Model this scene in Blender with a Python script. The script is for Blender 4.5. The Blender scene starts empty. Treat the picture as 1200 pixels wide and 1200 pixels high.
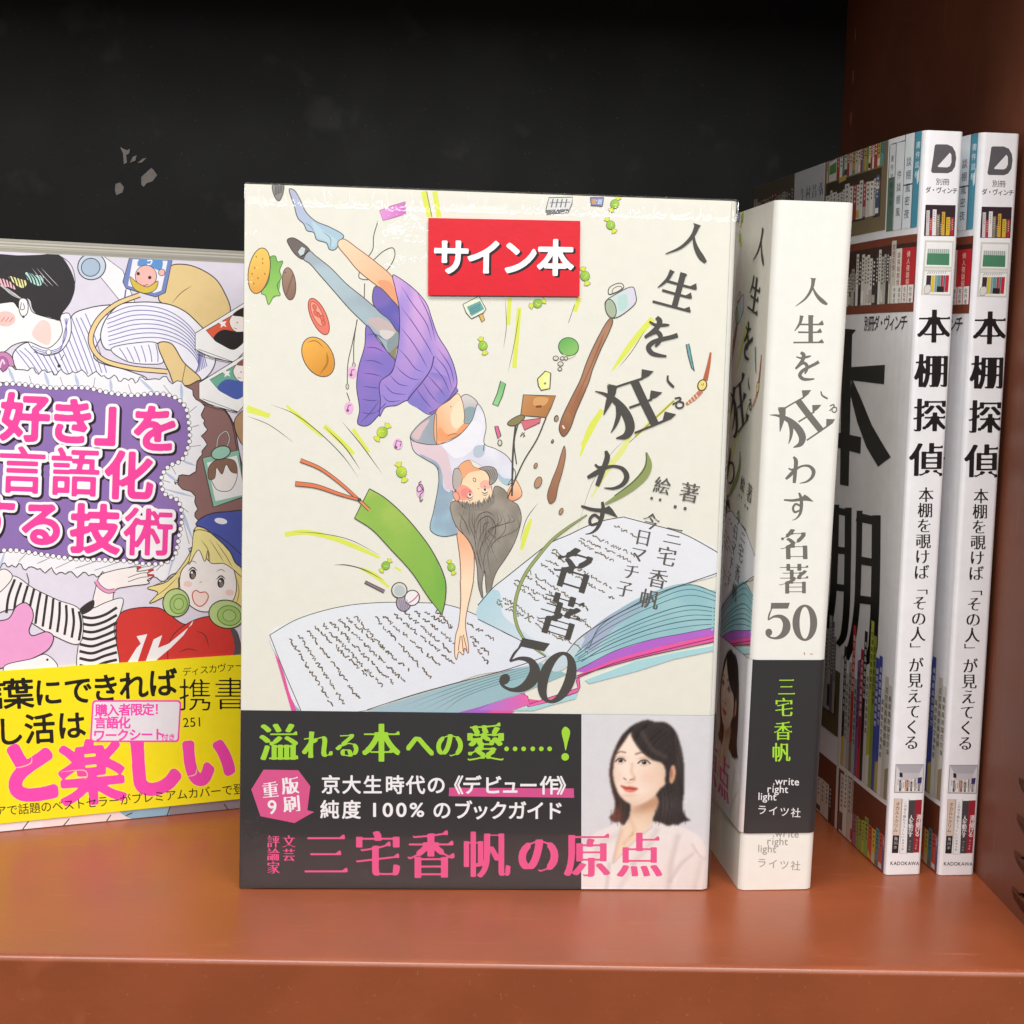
import bpy, bmesh, math, random
import numpy as np
from mathutils import Vector, Matrix
from mathutils.geometry import delaunay_2d_cdt

SC = bpy.context.scene
COL = SC.collection
random.seed(7)
MM = 0.001

# ------------------------------------------------------------------ camera
def make_camera():
    yaw, pitch, roll, f = CAM_YAW, CAM_PITCH, CAM_ROLL, CAM_F
    fw = Vector((math.sin(yaw)*math.cos(pitch), math.cos(yaw)*math.cos(pitch), -math.sin(pitch)))
    r = Vector((math.cos(yaw), -math.sin(yaw), 0)); u = r.cross(fw)
    c, s = math.cos(roll), math.sin(roll)
    r, u = c*r + s*u, -s*r + c*u
    cam = bpy.data.cameras.new('camera'); ob = bpy.data.objects.new('camera', cam); COL.objects.link(ob)
    m = Matrix((r, u, -fw)).transposed().to_4x4(); m.translation = Vector((0, -0.420, CAM_Z))
    ob.matrix_world = m
    cam.sensor_width = 36; cam.lens = f/1200*36; cam.clip_start = 0.01; cam.clip_end = 60
    SC.camera = ob
CAM_Z, CAM_YAW, CAM_PITCH, CAM_ROLL, CAM_F = 0.14804, 0.02727, 0.1151, 0.02823, 1657.5
make_camera()

# ------------------------------------------------------------------ light: a dim shop interior with ceiling panels
W = bpy.data.worlds.new('World'); SC.world = W; W.use_nodes = True
W.node_tree.nodes['Background'].inputs[0].default_value = (0.97, 0.98, 1.0, 1)
W.node_tree.nodes['Background'].inputs[1].default_value = 0.13
def area(name, loc, target, sx, sy, power, col):
    l = bpy.data.lights.new(name, 'AREA'); l.shape = 'RECTANGLE'; l.size = sx; l.size_y = sy; l.energy = power; l.color = col
    o = bpy.data.objects.new(name, l); COL.objects.link(o); o.location = loc
    o.rotation_euler = (Vector(target) - Vector(loc)).to_track_quat('-Z', 'Y').to_euler()
    return o
area('ceiling_lamp', (0.2, -1.9, 1.15), (0.0, 0.0, 0.1), 1.9, 0.35, 34.5, (1.0, 0.985, 0.965))
area('ceiling_lamp', (-0.05, -0.62, 1.25), (0.05, -0.1, 0.0), 1.6, 0.25, 24.5, (1.0, 0.985, 0.965))
SC.view_settings.view_transform = 'Standard'; SC.view_settings.look = 'None'
SC.view_settings.exposure = 0.0; SC.view_settings.gamma = 1.0
SC.view_settings.use_curve_mapping = False
SC.cycles.max_bounces = 8; SC.cycles.transparent_max_bounces = 12
SC.cycles.caustics_reflective = False; SC.cycles.caustics_refractive = False

# ------------------------------------------------------------------ materials
def s2l(c):
    return tuple(((v/255)/12.92 if v/255 <= 0.04045 else ((v/255+0.055)/1.055)**2.4) for v in c)
def rgb(c):
    if isinstance(c, str):
        c = c.lstrip('#'); return tuple(int(c[i:i+2], 16) for i in (0, 2, 4))
    return tuple(c)
def new_mat(name):
    m = bpy.data.materials.new(name); m.use_nodes = True
    return m, m.node_tree, m.node_tree.nodes['Principled BSDF']
def N(nt, t, **kw):
    n = nt.nodes.new(t)
    for k, v in kw.items(): setattr(n, k, v)
    return n
def printed_mat(name, rough, spec, grain=0.05, coat=0.0, bump=0.05, bscale=900):
    m, nt, b = new_mat(name)
    at = N(nt, 'ShaderNodeVertexColor'); at.layer_name = 'ink'
    tc = N(nt, 'ShaderNodeTexCoord')
    nz = N(nt, 'ShaderNodeTexNoise'); nz.inputs['Scale'].default_value = 260; nz.inputs['Detail'].default_value = 4
    nt.links.new(tc.outputs['Object'], nz.inputs['Vector'])
    mr = N(nt, 'ShaderNodeMapRange'); mr.inputs[1].default_value = 0.3; mr.inputs[2].default_value = 0.7
    mr.inputs[3].default_value = 1 - grain; mr.inputs[4].default_value = 1 + grain*0.4
    nt.links.new(nz.outputs[0], mr.inputs[0])
    mx = N(nt, 'ShaderNodeMix', data_type='RGBA', blend_type='MULTIPLY'); mx.inputs[0].default_value = 1
    nt.links.new(at.outputs[0], mx.inputs[6]); nt.links.new(mr.outputs[0], mx.inputs[7])
    nt.links.new(mx.outputs[2], b.inputs['Base Color'])
    b.inputs['Roughness'].default_value = rough; b.inputs['Specular IOR Level'].default_value = spec
    b.inputs['Coat Weight'].default_value = coat; b.inputs['Coat Roughness'].default_value = 0.18
    n2 = N(nt, 'ShaderNodeTexNoise'); n2.inputs['Scale'].default_value = bscale; n2.inputs['Detail'].default_value = 3
    nt.links.new(tc.outputs['Object'], n2.inputs['Vector'])
    bp = N(nt, 'ShaderNodeBump'); bp.inputs['Strength'].default_value = bump; bp.inputs['Distance'].default_value = 0.0004
    nt.links.new(n2.outputs[0], bp.inputs['Height']); nt.links.new(bp.outputs[0], b.inputs['Normal'])
    return m
M_JACKET = printed_mat('printed_jacket_paper', 0.55, 0.35, grain=0.025)
M_BAND = printed_mat('printed_band_paper', 0.32, 0.5, grain=0.03, coat=0.15)
M_COVER = printed_mat('printed_glossy_cover', 0.35, 0.45, grain=0.04, coat=0.1)
def pages_mat():
    m, nt, b = new_mat('page_edges')
    tc = N(nt, 'ShaderNodeTexCoord'); mp = N(nt, 'ShaderNodeMapping'); mp.inputs['Scale'].default_value = (40, 5200, 20)
    nz = N(nt, 'ShaderNodeTexNoise'); nz.inputs['Scale'].default_value = 1.0; nz.inputs['Detail'].default_value = 2
    nt.links.new(tc.outputs['Object'], mp.inputs[0]); nt.links.new(mp.outputs[0], nz.inputs['Vector'])
    cr = N(nt, 'ShaderNodeValToRGB')
    cr.color_ramp.elements[0].position = 0.3; cr.color_ramp.elements[0].color = (*s2l((168, 163, 150)), 1)
    cr.color_ramp.elements[1].position = 0.7; cr.color_ramp.elements[1].color = (*s2l((222, 218, 206)), 1)
    nt.links.new(nz.outputs[0], cr.inputs[0]); nt.links.new(cr.outputs[0], b.inputs['Base Color'])
    b.inputs['Roughness'].default_value = 0.9
    bp = N(nt, 'ShaderNodeBump'); bp.inputs['Strength'].default_value = 0.4; bp.inputs['Distance'].default_value = 0.0003
    nt.links.new(nz.outputs[0], bp.inputs['Height']); nt.links.new(bp.outputs[0], b.inputs['Normal'])
    return m
M_PAGES = pages_mat()
def enamel(name, col, rough, coat):
    m, nt, b = new_mat(name)
    tc = N(nt, 'ShaderNodeTexCoord')
    nz = N(nt, 'ShaderNodeTexNoise'); nz.inputs['Scale'].default_value = 35; nz.inputs['Detail'].default_value = 6
    nt.links.new(tc.outputs['Object'], nz.inputs['Vector'])
    cr = N(nt, 'ShaderNodeValToRGB')
    cr.color_ramp.elements[0].position = 0.3; cr.color_ramp.elements[0].color = (*[c*0.88 for c in col], 1)
    cr.color_ramp.elements[1].position = 0.7; cr.color_ramp.elements[1].color = (*[c*1.08 for c in col], 1)
    nt.links.new(nz.outputs[0], cr.inputs[0])
    # fine scratches and specks of wear
    mp = N(nt, 'ShaderNodeMapping'); mp.inputs['Rotation'].default_value = (0, 0, 0.5); mp.inputs['Scale'].default_value = (45, 420, 45)
    nt.links.new(tc.outputs['Object'], mp.inputs[0])
    sc = N(nt, 'ShaderNodeTexNoise'); sc.inputs['Scale'].default_value = 1; sc.inputs['Detail'].default_value = 3
    nt.links.new(mp.outputs[0], sc.inputs['Vector'])
    r2 = N(nt, 'ShaderNodeMapRange'); r2.inputs[1].default_value = 0.63; r2.inputs[2].default_value = 0.74
    r2.inputs[3].default_value = 0; r2.inputs[4].default_value = 0.35
    nt.links.new(sc.outputs[0], r2.inputs[0])
    mx = N(nt, 'ShaderNodeMix', data_type='RGBA'); nt.links.new(r2.outputs[0], mx.inputs[0])
    nt.links.new(cr.outputs[0], mx.inputs[6]); mx.inputs[7].default_value = (*[min(1, c*1.6+0.03) for c in col], 1)
    du = N(nt, 'ShaderNodeTexNoise'); du.inputs['Scale'].default_value = 900; du.inputs['Detail'].default_value = 2; nt.links.new(tc.outputs['Object'], du.inputs['Vector'])
    r3 = N(nt, 'ShaderNodeMapRange'); r3.inputs[1].default_value = 0.70; r3.inputs[2].default_value = 0.76; r3.inputs[4].default_value = 0.3; nt.links.new(du.outputs[0], r3.inputs[0])
    m2 = N(nt, 'ShaderNodeMix', data_type='RGBA'); nt.links.new(r3.outputs[0], m2.inputs[0]); nt.links.new(mx.outputs[2], m2.inputs[6]); m2.inputs[7].default_value = (*[min(1, c+0.12) for c in col], 1)
    nt.links.new(m2.outputs[2], b.inputs['Base Color'])
    rr = N(nt, 'ShaderNodeMapRange'); rr.inputs[3].default_value = rough*0.8; rr.inputs[4].default_value = rough*1.3
    nt.links.new(nz.outputs[0], rr.inputs[0]); nt.links.new(rr.outputs[0], b.inputs['Roughness'])
    b.inputs['Coat Weight'].default_value = coat; b.inputs['Coat Roughness'].default_value = rough*0.7
    n2 = N(nt, 'ShaderNodeTexNoise'); n2.inputs['Scale'].default_value = 420; n2.inputs['Detail'].default_value = 1
    nt.links.new(tc.outputs['Object'], n2.inputs['Vector'])
    bp = N(nt, 'ShaderNodeBump'); bp.inputs['Strength'].default_value = 0.06; bp.inputs['Distance'].default_value = 0.0006
    nt.links.new(n2.outputs[0], bp.inputs['Height']); nt.links.new(bp.outputs[0], b.inputs['Normal'])
    nt.links.new(bp.outputs[0], b.inputs['Coat Normal'])
    return m
M_BROWN = enamel('brown_enamel', (0.27, 0.064, 0.021), 0.34, 0.12)
M_WALL = enamel('brown_enamel_matt', (0.20, 0.060, 0.027), 0.5, 0.05)
M_BLACK = enamel('black_board', (0.0135, 0.014, 0.014), 0.7, 0.0)
M_BLACK.node_tree.nodes['Principled BSDF'].inputs['Specular IOR Level'].default_value = 0.3
def plain(name, col, rough):
    m, nt, b = new_mat(name)
    tc = N(nt, 'ShaderNodeTexCoord'); nz = N(nt, 'ShaderNodeTexNoise'); nz.inputs['Scale'].default_value = 300
    nt.links.new(tc.outputs['Object'], nz.inputs['Vector'])
    cr = N(nt, 'ShaderNodeValToRGB')
    cr.color_ramp.elements[0].color = (*[c*0.75 for c in col], 1); cr.color_ramp.elements[1].color = (*[min(1, c*1.2) for c in col], 1)
    nt.links.new(nz.outputs[0], cr.inputs[0]); nt.links.new(cr.outputs[0], b.inputs['Base Color'])
    b.inputs['Roughness'].default_value = rough
    return m
M_RESIDUE = plain('torn_paper', s2l((134, 128, 122)), 0.9)
M_FILM = None
def film_mat():
    m, nt, b = new_mat('clear_shrink_film'); nt.nodes.remove(b)
    out = nt.nodes['Material Output']
    tc = N(nt, 'ShaderNodeTexCoord'); sp = N(nt, 'ShaderNodeSeparateXYZ'); nt.links.new(tc.outputs['Object'], sp.inputs[0])
    def noise(sx, sy, sz, det):
        mp = N(nt, 'ShaderNodeMapping'); mp.inputs['Scale'].default_value = (sx, sy, sz); nt.links.new(tc.outputs['Object'], mp.inputs[0])
        n = N(nt, 'ShaderNodeTexNoise'); n.inputs['Scale'].default_value = 1; n.inputs['Detail'].default_value = det
        nt.links.new(mp.outputs[0], n.inputs['Vector']); return n
    def mask(sock, a, b_, lo=0.0, hi=1.0):
        r = N(nt, 'ShaderNodeMapRange', interpolation_type='SMOOTHSTEP'); r.inputs[1].default_value = a; r.inputs[2].default_value = b_
        r.inputs[3].default_value = lo; r.inputs[4].default_value = hi; nt.links.new(sock, r.inputs[0]); return r
    def mul(a, b_):
        q = N(nt, 'ShaderNodeMath', operation='MULTIPLY'); nt.links.new(a.outputs[0], q.inputs[0]); nt.links.new(b_.outputs[0], q.inputs[1]); return q
    def add(a, b_):
        q = N(nt, 'ShaderNodeMath', operation='ADD'); nt.links.new(a.outputs[0], q.inputs[0]); nt.links.new(b_.outputs[0], q.inputs[1]); return q
    def const(v):
        q = N(nt, 'ShaderNodeValue'); q.outputs[0].default_value = v; return q
    def over(sock, edge, sign):      # squared distance past an edge, in metres
        q = N(nt, 'ShaderNodeMath', operation='SUBTRACT'); q.inputs[1].default_value = edge; nt.links.new(sock, q.inputs[0])
        if sign < 0: q = mul(q, const(-1))
        m_ = N(nt, 'ShaderNodeMath', operation='MAXIMUM'); m_.inputs[1].default_value = 0; nt.links.new(q.outputs[0], m_.inputs[0]); return mul(m_, m_)
    def spot(x, z, r):
        cx = N(nt, 'ShaderNodeVectorMath', operation='DISTANCE'); cx.inputs[1].default_value = (x, 0, z)
        f = N(nt, 'ShaderNodeCombineXYZ'); nt.links.new(sp.outputs['X'], f.inputs[0]); nt.links.new(sp.outputs['Z'], f.inputs[2]); nt.links.new(f.outputs[0], cx.inputs[0])
        return mask(cx.outputs['Value'], r, r*0.2, 0, 1)
    def scaled(n, k): return mul(n, const(k))
    # the film is drawn tight and rolls over the head of the book in fine gathers; sides and a few patches are crinkled
    streak = N(nt, 'ShaderNodeMapRange'); streak.clamp = False; streak.inputs[1].default_value = 0.3; streak.inputs[2].default_value = 0.7
    streak.inputs[3].default_value = -8; streak.inputs[4].default_value = -250; nt.links.new(noise(950, 950, 25, 1).outputs[0], streak.inputs[0])
    top = mul(over(sp.outputs['Z'], 0.1822, 1), streak)
    side = mul(mask(sp.outputs['X'], 0.010, 0.001), scaled(noise(420, 420, 260, 3), 8e-4))
    bot = mul(over(sp.outputs['Z'], 0.005, -1), scaled(noise(800, 800, 60, 2), -40))
    patch = mul(spot(0.041, 0.173, 0.013), scaled(noise(330, 330, 260, 3), 1.3e-3)); patch2 = mul(spot(0.052, 0.160, 0.010), scaled(noise(420, 420, 260, 3), 7e-4))
    wide = scaled(noise(24, 24, 17, 3), 5e-4)
    h = add(add(add(top, side), add(bot, wide)), add(patch, patch2))
    bp = N(nt, 'ShaderNodeBump'); bp.inputs['Strength'].default_value = 1.0; bp.inputs['Distance'].default_value = 1.0
    nt.links.new(h.outputs[0], bp.inputs['Height'])
    gl = N(nt, 'ShaderNodeBsdfGlossy'); gl.inputs['Roughness'].default_value = 0.07; nt.links.new(bp.outputs[0], gl.inputs['Normal'])
    tr = N(nt, 'ShaderNodeBsdfTransparent')
    fr = N(nt, 'ShaderNodeFresnel'); ge = N(nt, 'ShaderNodeNewGeometry')      # the same thin film from either side
    io = N(nt, 'ShaderNodeMapRange'); io.inputs[3].default_value = 1.5; io.inputs[4].default_value = 1/1.5
    nt.links.new(ge.outputs['Backfacing'], io.inputs[0]); nt.links.new(io.outputs[0], fr.inputs['IOR'])
    ms = N(nt, 'ShaderNodeMixShader'); nt.links.new(fr.outputs[0], ms.inputs[0]); nt.links.new(tr.outputs[0], ms.inputs[1]); nt.links.new(gl.outputs[0], ms.inputs[2])
    nt.links.new(ms.outputs[0], out.inputs['Surface'])
    return m
M_FILM = film_mat()

# ------------------------------------------------------------------ printing: drawings are flat coloured ink sheets laid on a cover
def solve_h(src, dst):
    A = []; b = []
    for (x, y), (u, v) in zip(src, dst):
        A.append([x, y, 1, 0, 0, 0, -u*x, -u*y]); b.append(u)
        A.append([0, 0, 0, x, y, 1, -v*x, -v*y]); b.append(v)
    h = np.append(np.linalg.solve(np.array(A, float), np.array(b, float)), 1).reshape(3, 3)
    return h
def crom(pts, closed, n=6):
    p = [np.array(q, float) for q in pts]; m = len(p); out = []
    if m < 3: return [tuple(q) for q in p]
    rng = range(m) if closed else range(m-1)
    for i in rng:
        p0 = p[(i-1) % m] if closed or i > 0 else 2*p[0]-p[1]
        p1 = p[i]; p2 = p[(i+1) % m]
        p3 = p[(i+2) % m] if closed or i+2 < m else 2*p[-1]-p[-2]
        d1 = max(np.linalg.norm((p1-p0)[:2])**.5, 1e-6); d2 = max(np.linalg.norm((p2-p1)[:2])**.5, 1e-6); d3 = max(np.linalg.norm((p3-p2)[:2])**.5, 1e-6)
        m1 = (p2-p1) + d2*((p1-p0)/d1 - (p2-p0)/(d1+d2)); m2 = (p2-p1) + d2*((p3-p2)/d3 - (p3-p1)/(d2+d3))
        for k in range(n):
            t = k/n
            out.append((2*t**3-3*t**2+1)*p1 + (t**3-2*t**2+t)*m1 + (-2*t**3+3*t**2)*p2 + (t**3-t**2)*m2)
    if not closed: out.append(p[-1])
    return [tuple(q) for q in out]
def winding(loops, P):
    w = np.zeros(len(P), int)
    for L in loops:
        a = np.array(L, float); b = np.roll(a, -1, 0)
        for (x1, y1), (x2, y2) in zip(a, b):
            up = (y1 <= P[:, 1]) & (y2 > P[:, 1]); dn = (y1 > P[:, 1]) & (y2 <= P[:, 1])
            s = (x2-x1)*(P[:, 1]-y1) - (P[:, 0]-x1)*(y2-y1)
            w += (up & (s > 0)).astype(int) - (dn & (s < 0)).astype(int)
    return w
def triangulate(loops, extra=(), evenodd=True):
    vs = []; es = []
    for L in loops:
        b = len(vs); n = len(L); vs += [Vector((q[0], q[1])) for q in L]; es += [(b+i, b+(i+1) % n) for i in range(n)]
    vs += [Vector((q[0], q[1])) for q in extra]
    r = delaunay_2d_cdt(vs, es, [], 0, 1e-5)
    V = np.array([(v.x, v.y) for v in r[0]]); F = [f for f in r[2] if len(f) >= 3]
    if not F: return V, []
    cen = np.array([V[list(f)].mean(0) for f in F])
    w = winding(loops, cen)
    keep = (w % 2 != 0) if evenodd else (w != 0)
    return V, [f for f, k in zip(F, keep) if k]
def at(x0, y0, s):
    return lambda pts: [(x0+q[0]/s, y0+q[1]/s, *(v/s for v in q[2:])) for q in pts]
def ellipse(cx, cy, rx, ry, rot=0, n=26, a0=0, a1=360):
    c, s = math.cos(math.radians(rot)), math.sin(math.radians(rot)); o = []
    full = abs(a1-a0) >= 360
    for i in range(n if full else n+1):
        a = math.radians(a0+(a1-a0)*i/n); x, y = rx*math.cos(a), ry*math.sin(a); o.append((cx+x*c-y*s, cy+x*s+y*c))
    return o
STEP = 0.0004          # mm between ink sheets
class Print:
    def __init__(s, quad, w, h, paper, u0=0.0, v0=0.0):
        s.H = solve_h(quad, [(u0, v0+h), (u0+w, v0+h), (u0+w, v0), (u0, v0)])
        s.V = []; s.C = []; s.F = []; s.lv = 1
        s.rect = (u0, v0, u0+w, v0+h); s.T = lambda p: p; s.hold = False
        s.paper = s2l(rgb(paper))
    def clone_frame(s, quad, w, h, u0=0.0, v0=0.0):
        s.H = solve_h(quad, [(u0, v0+h), (u0+w, v0+h), (u0+w, v0), (u0, v0)]); return s
    def uv(s, P):
        P = np.asarray([(p[0], p[1]) for p in P], float); q = np.c_[P, np.ones(len(P))] @ s.H.T
        return q[:, :2]/q[:, 2:3]
    def _emit(s, P, F, cols, zs=None):
        if not len(F): return
        uv = s.uv(P); b = len(s.V)
        z = s.lv*STEP
        s.V += [(u, v, z if zs is None else z+zs[i]*STEP) for i, (u, v) in enumerate(uv)]
        s.C += cols; s.F += [tuple(b+i for i in f) for f in F]
        if not s.hold: s.lv += 1
    def fill(s, pts, col, smooth=True, grad=None, wash=None, holes=(), raw=False, n=6, line=None, lw=1.0):
        """grad = (p0, p1, colour2): colour at p0 blends to colour2 at p1"""
        loops = [pts] if not raw else pts
        loops = [s.T(L) for L in loops] + [s.T(h) for h in holes]
        if smooth: loops = [crom(L, True, n) for L in loops]
        extra = []
        if grad or wash:
            a = np.array(loops[0])[:, :2]; lo = a.min(0); hi = a.max(0); d = max((hi-lo).max()/(22 if wash else 9), 1.2)
            extra = [(x+random.uniform(-.1, .1), y) for x in np.arange(lo[0]+d/2, hi[0], d) for y in np.arange(lo[1]+d/2, hi[1], d)]
        V, F = triangulate(loops, extra, evenodd=bool(holes) or raw)
        c1 = np.array(s2l(rgb(col)))
        if grad:
            p0, p1 = s.T([grad[0], grad[1]]); c2 = np.array(s2l(rgb(grad[2]))); p0 = np.array(p0[:2]); d = np.array(p1[:2])-p0
            t = np.clip(((V-p0)@d)/(d@d), 0, 1)
            cols = [tuple(c1*(1-k)+c2*k) for k in t]
        else: cols = [tuple(c1)]*len(V)
        if wash:      # uneven pigment: (second colour, patch size in trace units, seed)
            w2 = np.array(s2l(rgb(wash[0]))); r = np.random.RandomState(wash[2]); f = np.zeros(len(V))
            for k in range(9): a_ = r.rand()*6.28; q = r.uniform(.25, 1.1)/wash[1]; f += np.sin(6.28*q*(V[:, 0]*math.cos(a_)+V[:, 1]*math.sin(a_))+r.rand()*6.28)
            f = np.clip(.5+f/4.2, 0, 1); f = .8*f*f*(3-2*f); cols = [tuple(np.array(c)*(1-k)+w2*k) for c, k in zip(cols, f)]
        s._emit(V, F, cols)
        if line: s.line(pts, line, lw, closed=True, smooth=smooth)
    def line(s, pts, col, w=1.0, closed=False, smooth=True, taper=False, wob=0.0):
        P = s.T([(*q[:2], *(q[2:] or ())) for q in pts])
        if len(P[0]) == 2:
            o = s.T([(0, 0), (1, 0)]); k = math.hypot(o[1][0]-o[0][0], o[1][1]-o[0][1]); w = max(w*k, 0.35)
            P = [(x, y, w) for x, y in P]
        if wob: P = [(x+random.uniform(-wob, wob), y+random.uniform(-wob, wob), k) for x, y, k in P]
        if smooth: P = crom(P, closed)
        elif closed: pass
        a = np.array(P, float); n = len(a)
        if taper: a[:, 2] *= np.minimum(1, np.minimum(np.arange(n)+.6, n-.4-np.arange(n))/(n*0.3))
        if closed: tg = np.roll(a, -1, 0)-np.roll(a, 1, 0)
        else: tg = np.gradient(a, axis=0)
        tg = tg[:, :2]/np.maximum(np.linalg.norm(tg[:, :2], axis=1, keepdims=True), 1e-9)
        nr = np.c_[-tg[:, 1], tg[:, 0]]; L = a[:, :2]+nr*a[:, 2:3]/2; R = a[:, :2]-nr*a[:, 2:3]/2
        V = np.concatenate([L, R]); m = n if closed else n-1
        F = [(i, (i+1) % n, n+(i+1) % n, n+i) for i in range(m)]
        z = np.arange(n)/n*0.8; s._emit(V, F, [s2l(rgb(col))]*(2*n), np.concatenate([z, z]))
    def pen(s, strokes, col, smooth=True):      # brush strokes with a width at every point
        for st in strokes:
            s.line(st, col, smooth=smooth)
    def photo(s, x0, y0, x1, y1, step, paint):
        nx, ny = int((x1-x0)/step)+1, int((y1-y0)/step)+1
        X, Y = np.meshgrid(np.linspace(x0, x1, nx), np.linspace(y0, y1, ny)); C = paint(X, Y)
        P = s.T(list(zip(X.ravel(), Y.ravel()))); i = np.arange(nx*ny).reshape(ny, nx)
        F = [tuple(f) for f in np.stack([i[1:, :-1], i[1:, 1:], i[:-1, 1:], i[:-1, :-1]], -1).reshape(-1, 4)]
        lin = np.where(C <= 0.04045*255, C/255/12.92, ((C/255+0.055)/1.055)**2.4).reshape(-1, 3)
        s._emit(P, F, [tuple(c) for c in lin])
    def dot(s, x, y, r, col, n=14, ry=None, rot=0, **k):
        s.fill(ellipse(x, y, r, ry or r, rot, n), col, smooth=False, **k)
    def glyph(s, ch, c, size, col, kind='sans', wt=0.0, rot=0.0, sx=1.0, skew=0.0, xv=None, yv=None):
        loops = glyph_loops(ch, kind, wt)
        if not loops: return
        (cx, cy), = s.T([c]); k = (s.T([(c[0]+1, c[1])])[0][0]-cx)*size
        a = math.radians(rot); xv = xv or (math.cos(a), math.sin(a)); yv = yv or (math.sin(a)+skew, -math.cos(a))
        L2 = [[(cx+k*(sx*(x-.5)*xv[0]+(y-.38)*yv[0]), cy+k*(sx*(x-.5)*xv[1]+(y-.38)*yv[1])) for x, y in L] for L in loops]
        V, F = triangulate(L2, (), True)
        s._emit(V, F, [s2l(rgb(col))]*len(V))
    def text(s, st, p, adv, size, col, kind='sans', wt=0.0, **k):
        h = s.hold; s.hold = True
        for i, ch in enumerate(st):
            if ch != ' ': s.glyph(ch, (p[0]+adv[0]*i, p[1]+adv[1]*i), size, col, kind, wt, **k)
        s.hold = h; s.lv += 1
    def words(s, st, p, size, col, wt=0.0, rot=0.0, track=0.0, sx=1.0):   # Latin words with natural spacing, p = left end of baseline
        (cx, cy), = s.T([p]); k = (s.T([(p[0]+1, p[1])])[0][0]-cx)*size
        a = math.radians(rot); x0 = 0.0; h = s.hold; s.hold = True
        for ch in st:
            L, adv = outline(ch)
            if L:
                L = glyph_loops(ch, 'sans', wt) if wt else L
                L2 = [[(cx+k*(sx*(x0+x)*math.cos(a)+y*math.sin(a)), cy+k*(sx*(x0+x)*math.sin(a)-y*math.cos(a))) for x, y in q] for q in L]
                V, F = triangulate(L2, (), True); s._emit(V, F, [s2l(rgb(col))]*len(V))
            x0 += adv+track
        s.hold = h; s.lv += 1
    def bake(s, bm, lay, place, cuts_u=(), clip=True, dz=0.0, cuts_v=()):
        """lay the inks on a surface: place(u, v, z) in mm -> point in metres"""
        b = bmesh.new(); l2 = b.verts.layers.float_color.new('ink')
        vs = []
        for (u, v, z), c in zip(s.V, s.C):
            q = b.verts.new((u, v, z)); q[l2] = (*c, 1); vs.append(q)
        for f in s.F:
            try: b.faces.new([vs[i] for i in f])
            except ValueError: pass
        def cut(co, no, clear):
            bmesh.ops.bisect_plane(b, geom=b.verts[:]+b.edges[:]+b.faces[:], dist=1e-6, plane_co=co, plane_no=no, clear_outer=clear)
        if clip:
            u0, v0, u1, v1 = s.rect; e = 0.03
            cut((u0+e, 0, 0), (-1, 0, 0), True); cut((u1-e, 0, 0), (1, 0, 0), True)
            cut((0, v0+e, 0), (0, -1, 0), True); cut((0, v1-e, 0), (0, 1, 0), True)
        for u in cuts_u: cut((u, 0, 0), (1, 0, 0), False)
        for v in cuts_v: cut((0, v, 0), (0, 1, 0), False)
        mp = {}
        for q in b.verts:
            p = bm.verts.new(place(q.co.x, q.co.y, q.co.z+dz)); p[lay] = q[l2]; mp[q] = p
        # keep every sheet facing outwards
        for f in b.faces:
            try: g = bm.faces.new([mp[q] for q in f.verts])
            except ValueError: continue
        b.free()

# ------------------------------------------------------------------ lettering: outlines of the built-in font, weighted and reshaped into gothic, rounded or mincho letters
_out = {}
def outline(ch):
    if ch in _out: return _out[ch]
    cu = bpy.data.curves.new('t', 'FONT'); cu.body = ch; cu.size = 1; cu.resolution_u = 5
    o = bpy.data.objects.new('t', cu); COL.objects.link(o); dg = bpy.context.evaluated_depsgraph_get(); dg.update()
    me = bpy.data.meshes.new_from_object(o.evaluated_get(dg))
    cnt = {}
    for p in me.polygons:
        for k in p.edge_keys: cnt[k] = cnt.get(k, 0)+1
    nb = {}
    for (a, b), c in cnt.items():
        if c == 1: nb.setdefault(a, []).append(b); nb.setdefault(b, []).append(a)
    loops = []; seen = set()
    for st in nb:
        if st in seen: continue
        L = [st]; seen.add(st); cur = st
        while True:
            nx = [q for q in nb[cur] if q not in seen]
            if not nx: break
            cur = nx[0]; seen.add(cur); L.append(cur)
        if len(L) > 2: loops.append([tuple(me.vertices[i].co[:2]) for i in L])
    adv = 0.5
    xs = [q[0] for L in loops for q in L]
    if xs: adv = max(xs)+min(xs)*0.9+0.02 if ord(ch) < 0x2000 else 1.0
    if ch == ' ': adv = 0.28
    COL.objects.unlink(o); bpy.data.objects.remove(o); bpy.data.curves.remove(cu); bpy.data.meshes.remove(me)
    _out[ch] = (loops, adv); return _out[ch]
NR = 176; PADR = 0.18
SPAN = 1+2*PADR; PX = NR/SPAN
def raster(loops):
    m = np.zeros((NR, NR), bool); xc = (np.arange(NR)+.5)/PX-PADR
    for j in range(NR):
        y = (j+.5)/PX-PADR-0.12; xs = []
        for L in loops:
            for (x1, y1), (x2, y2) in zip(L, L[1:]+L[:1]):
                if (y1 <= y) != (y2 <= y): xs.append(x1+(y-y1)*(x2-x1)/(y2-y1))
        xs.sort()
        for a, b in zip(xs[::2], xs[1::2]): m[j] |= (xc > a) & (xc < b)
    return m
def edt(m):      # squared distance to the nearest True cell
    n = NR; g = np.full((n, n), 1e6); idx = np.arange(n)
    big = np.where(m, 0, 1e3)
    g = np.min(big[None, :, :]+np.abs(idx[:, None]-idx[None, :])[:, :, None], axis=1)
    return np.stack([np.min(g[j][None, :]**2+(idx[:, None]-idx[None, :])**2, axis=1) for j in range(n)])
def sdf(m):
    return np.sqrt(edt(m))-np.sqrt(edt(~m))
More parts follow.
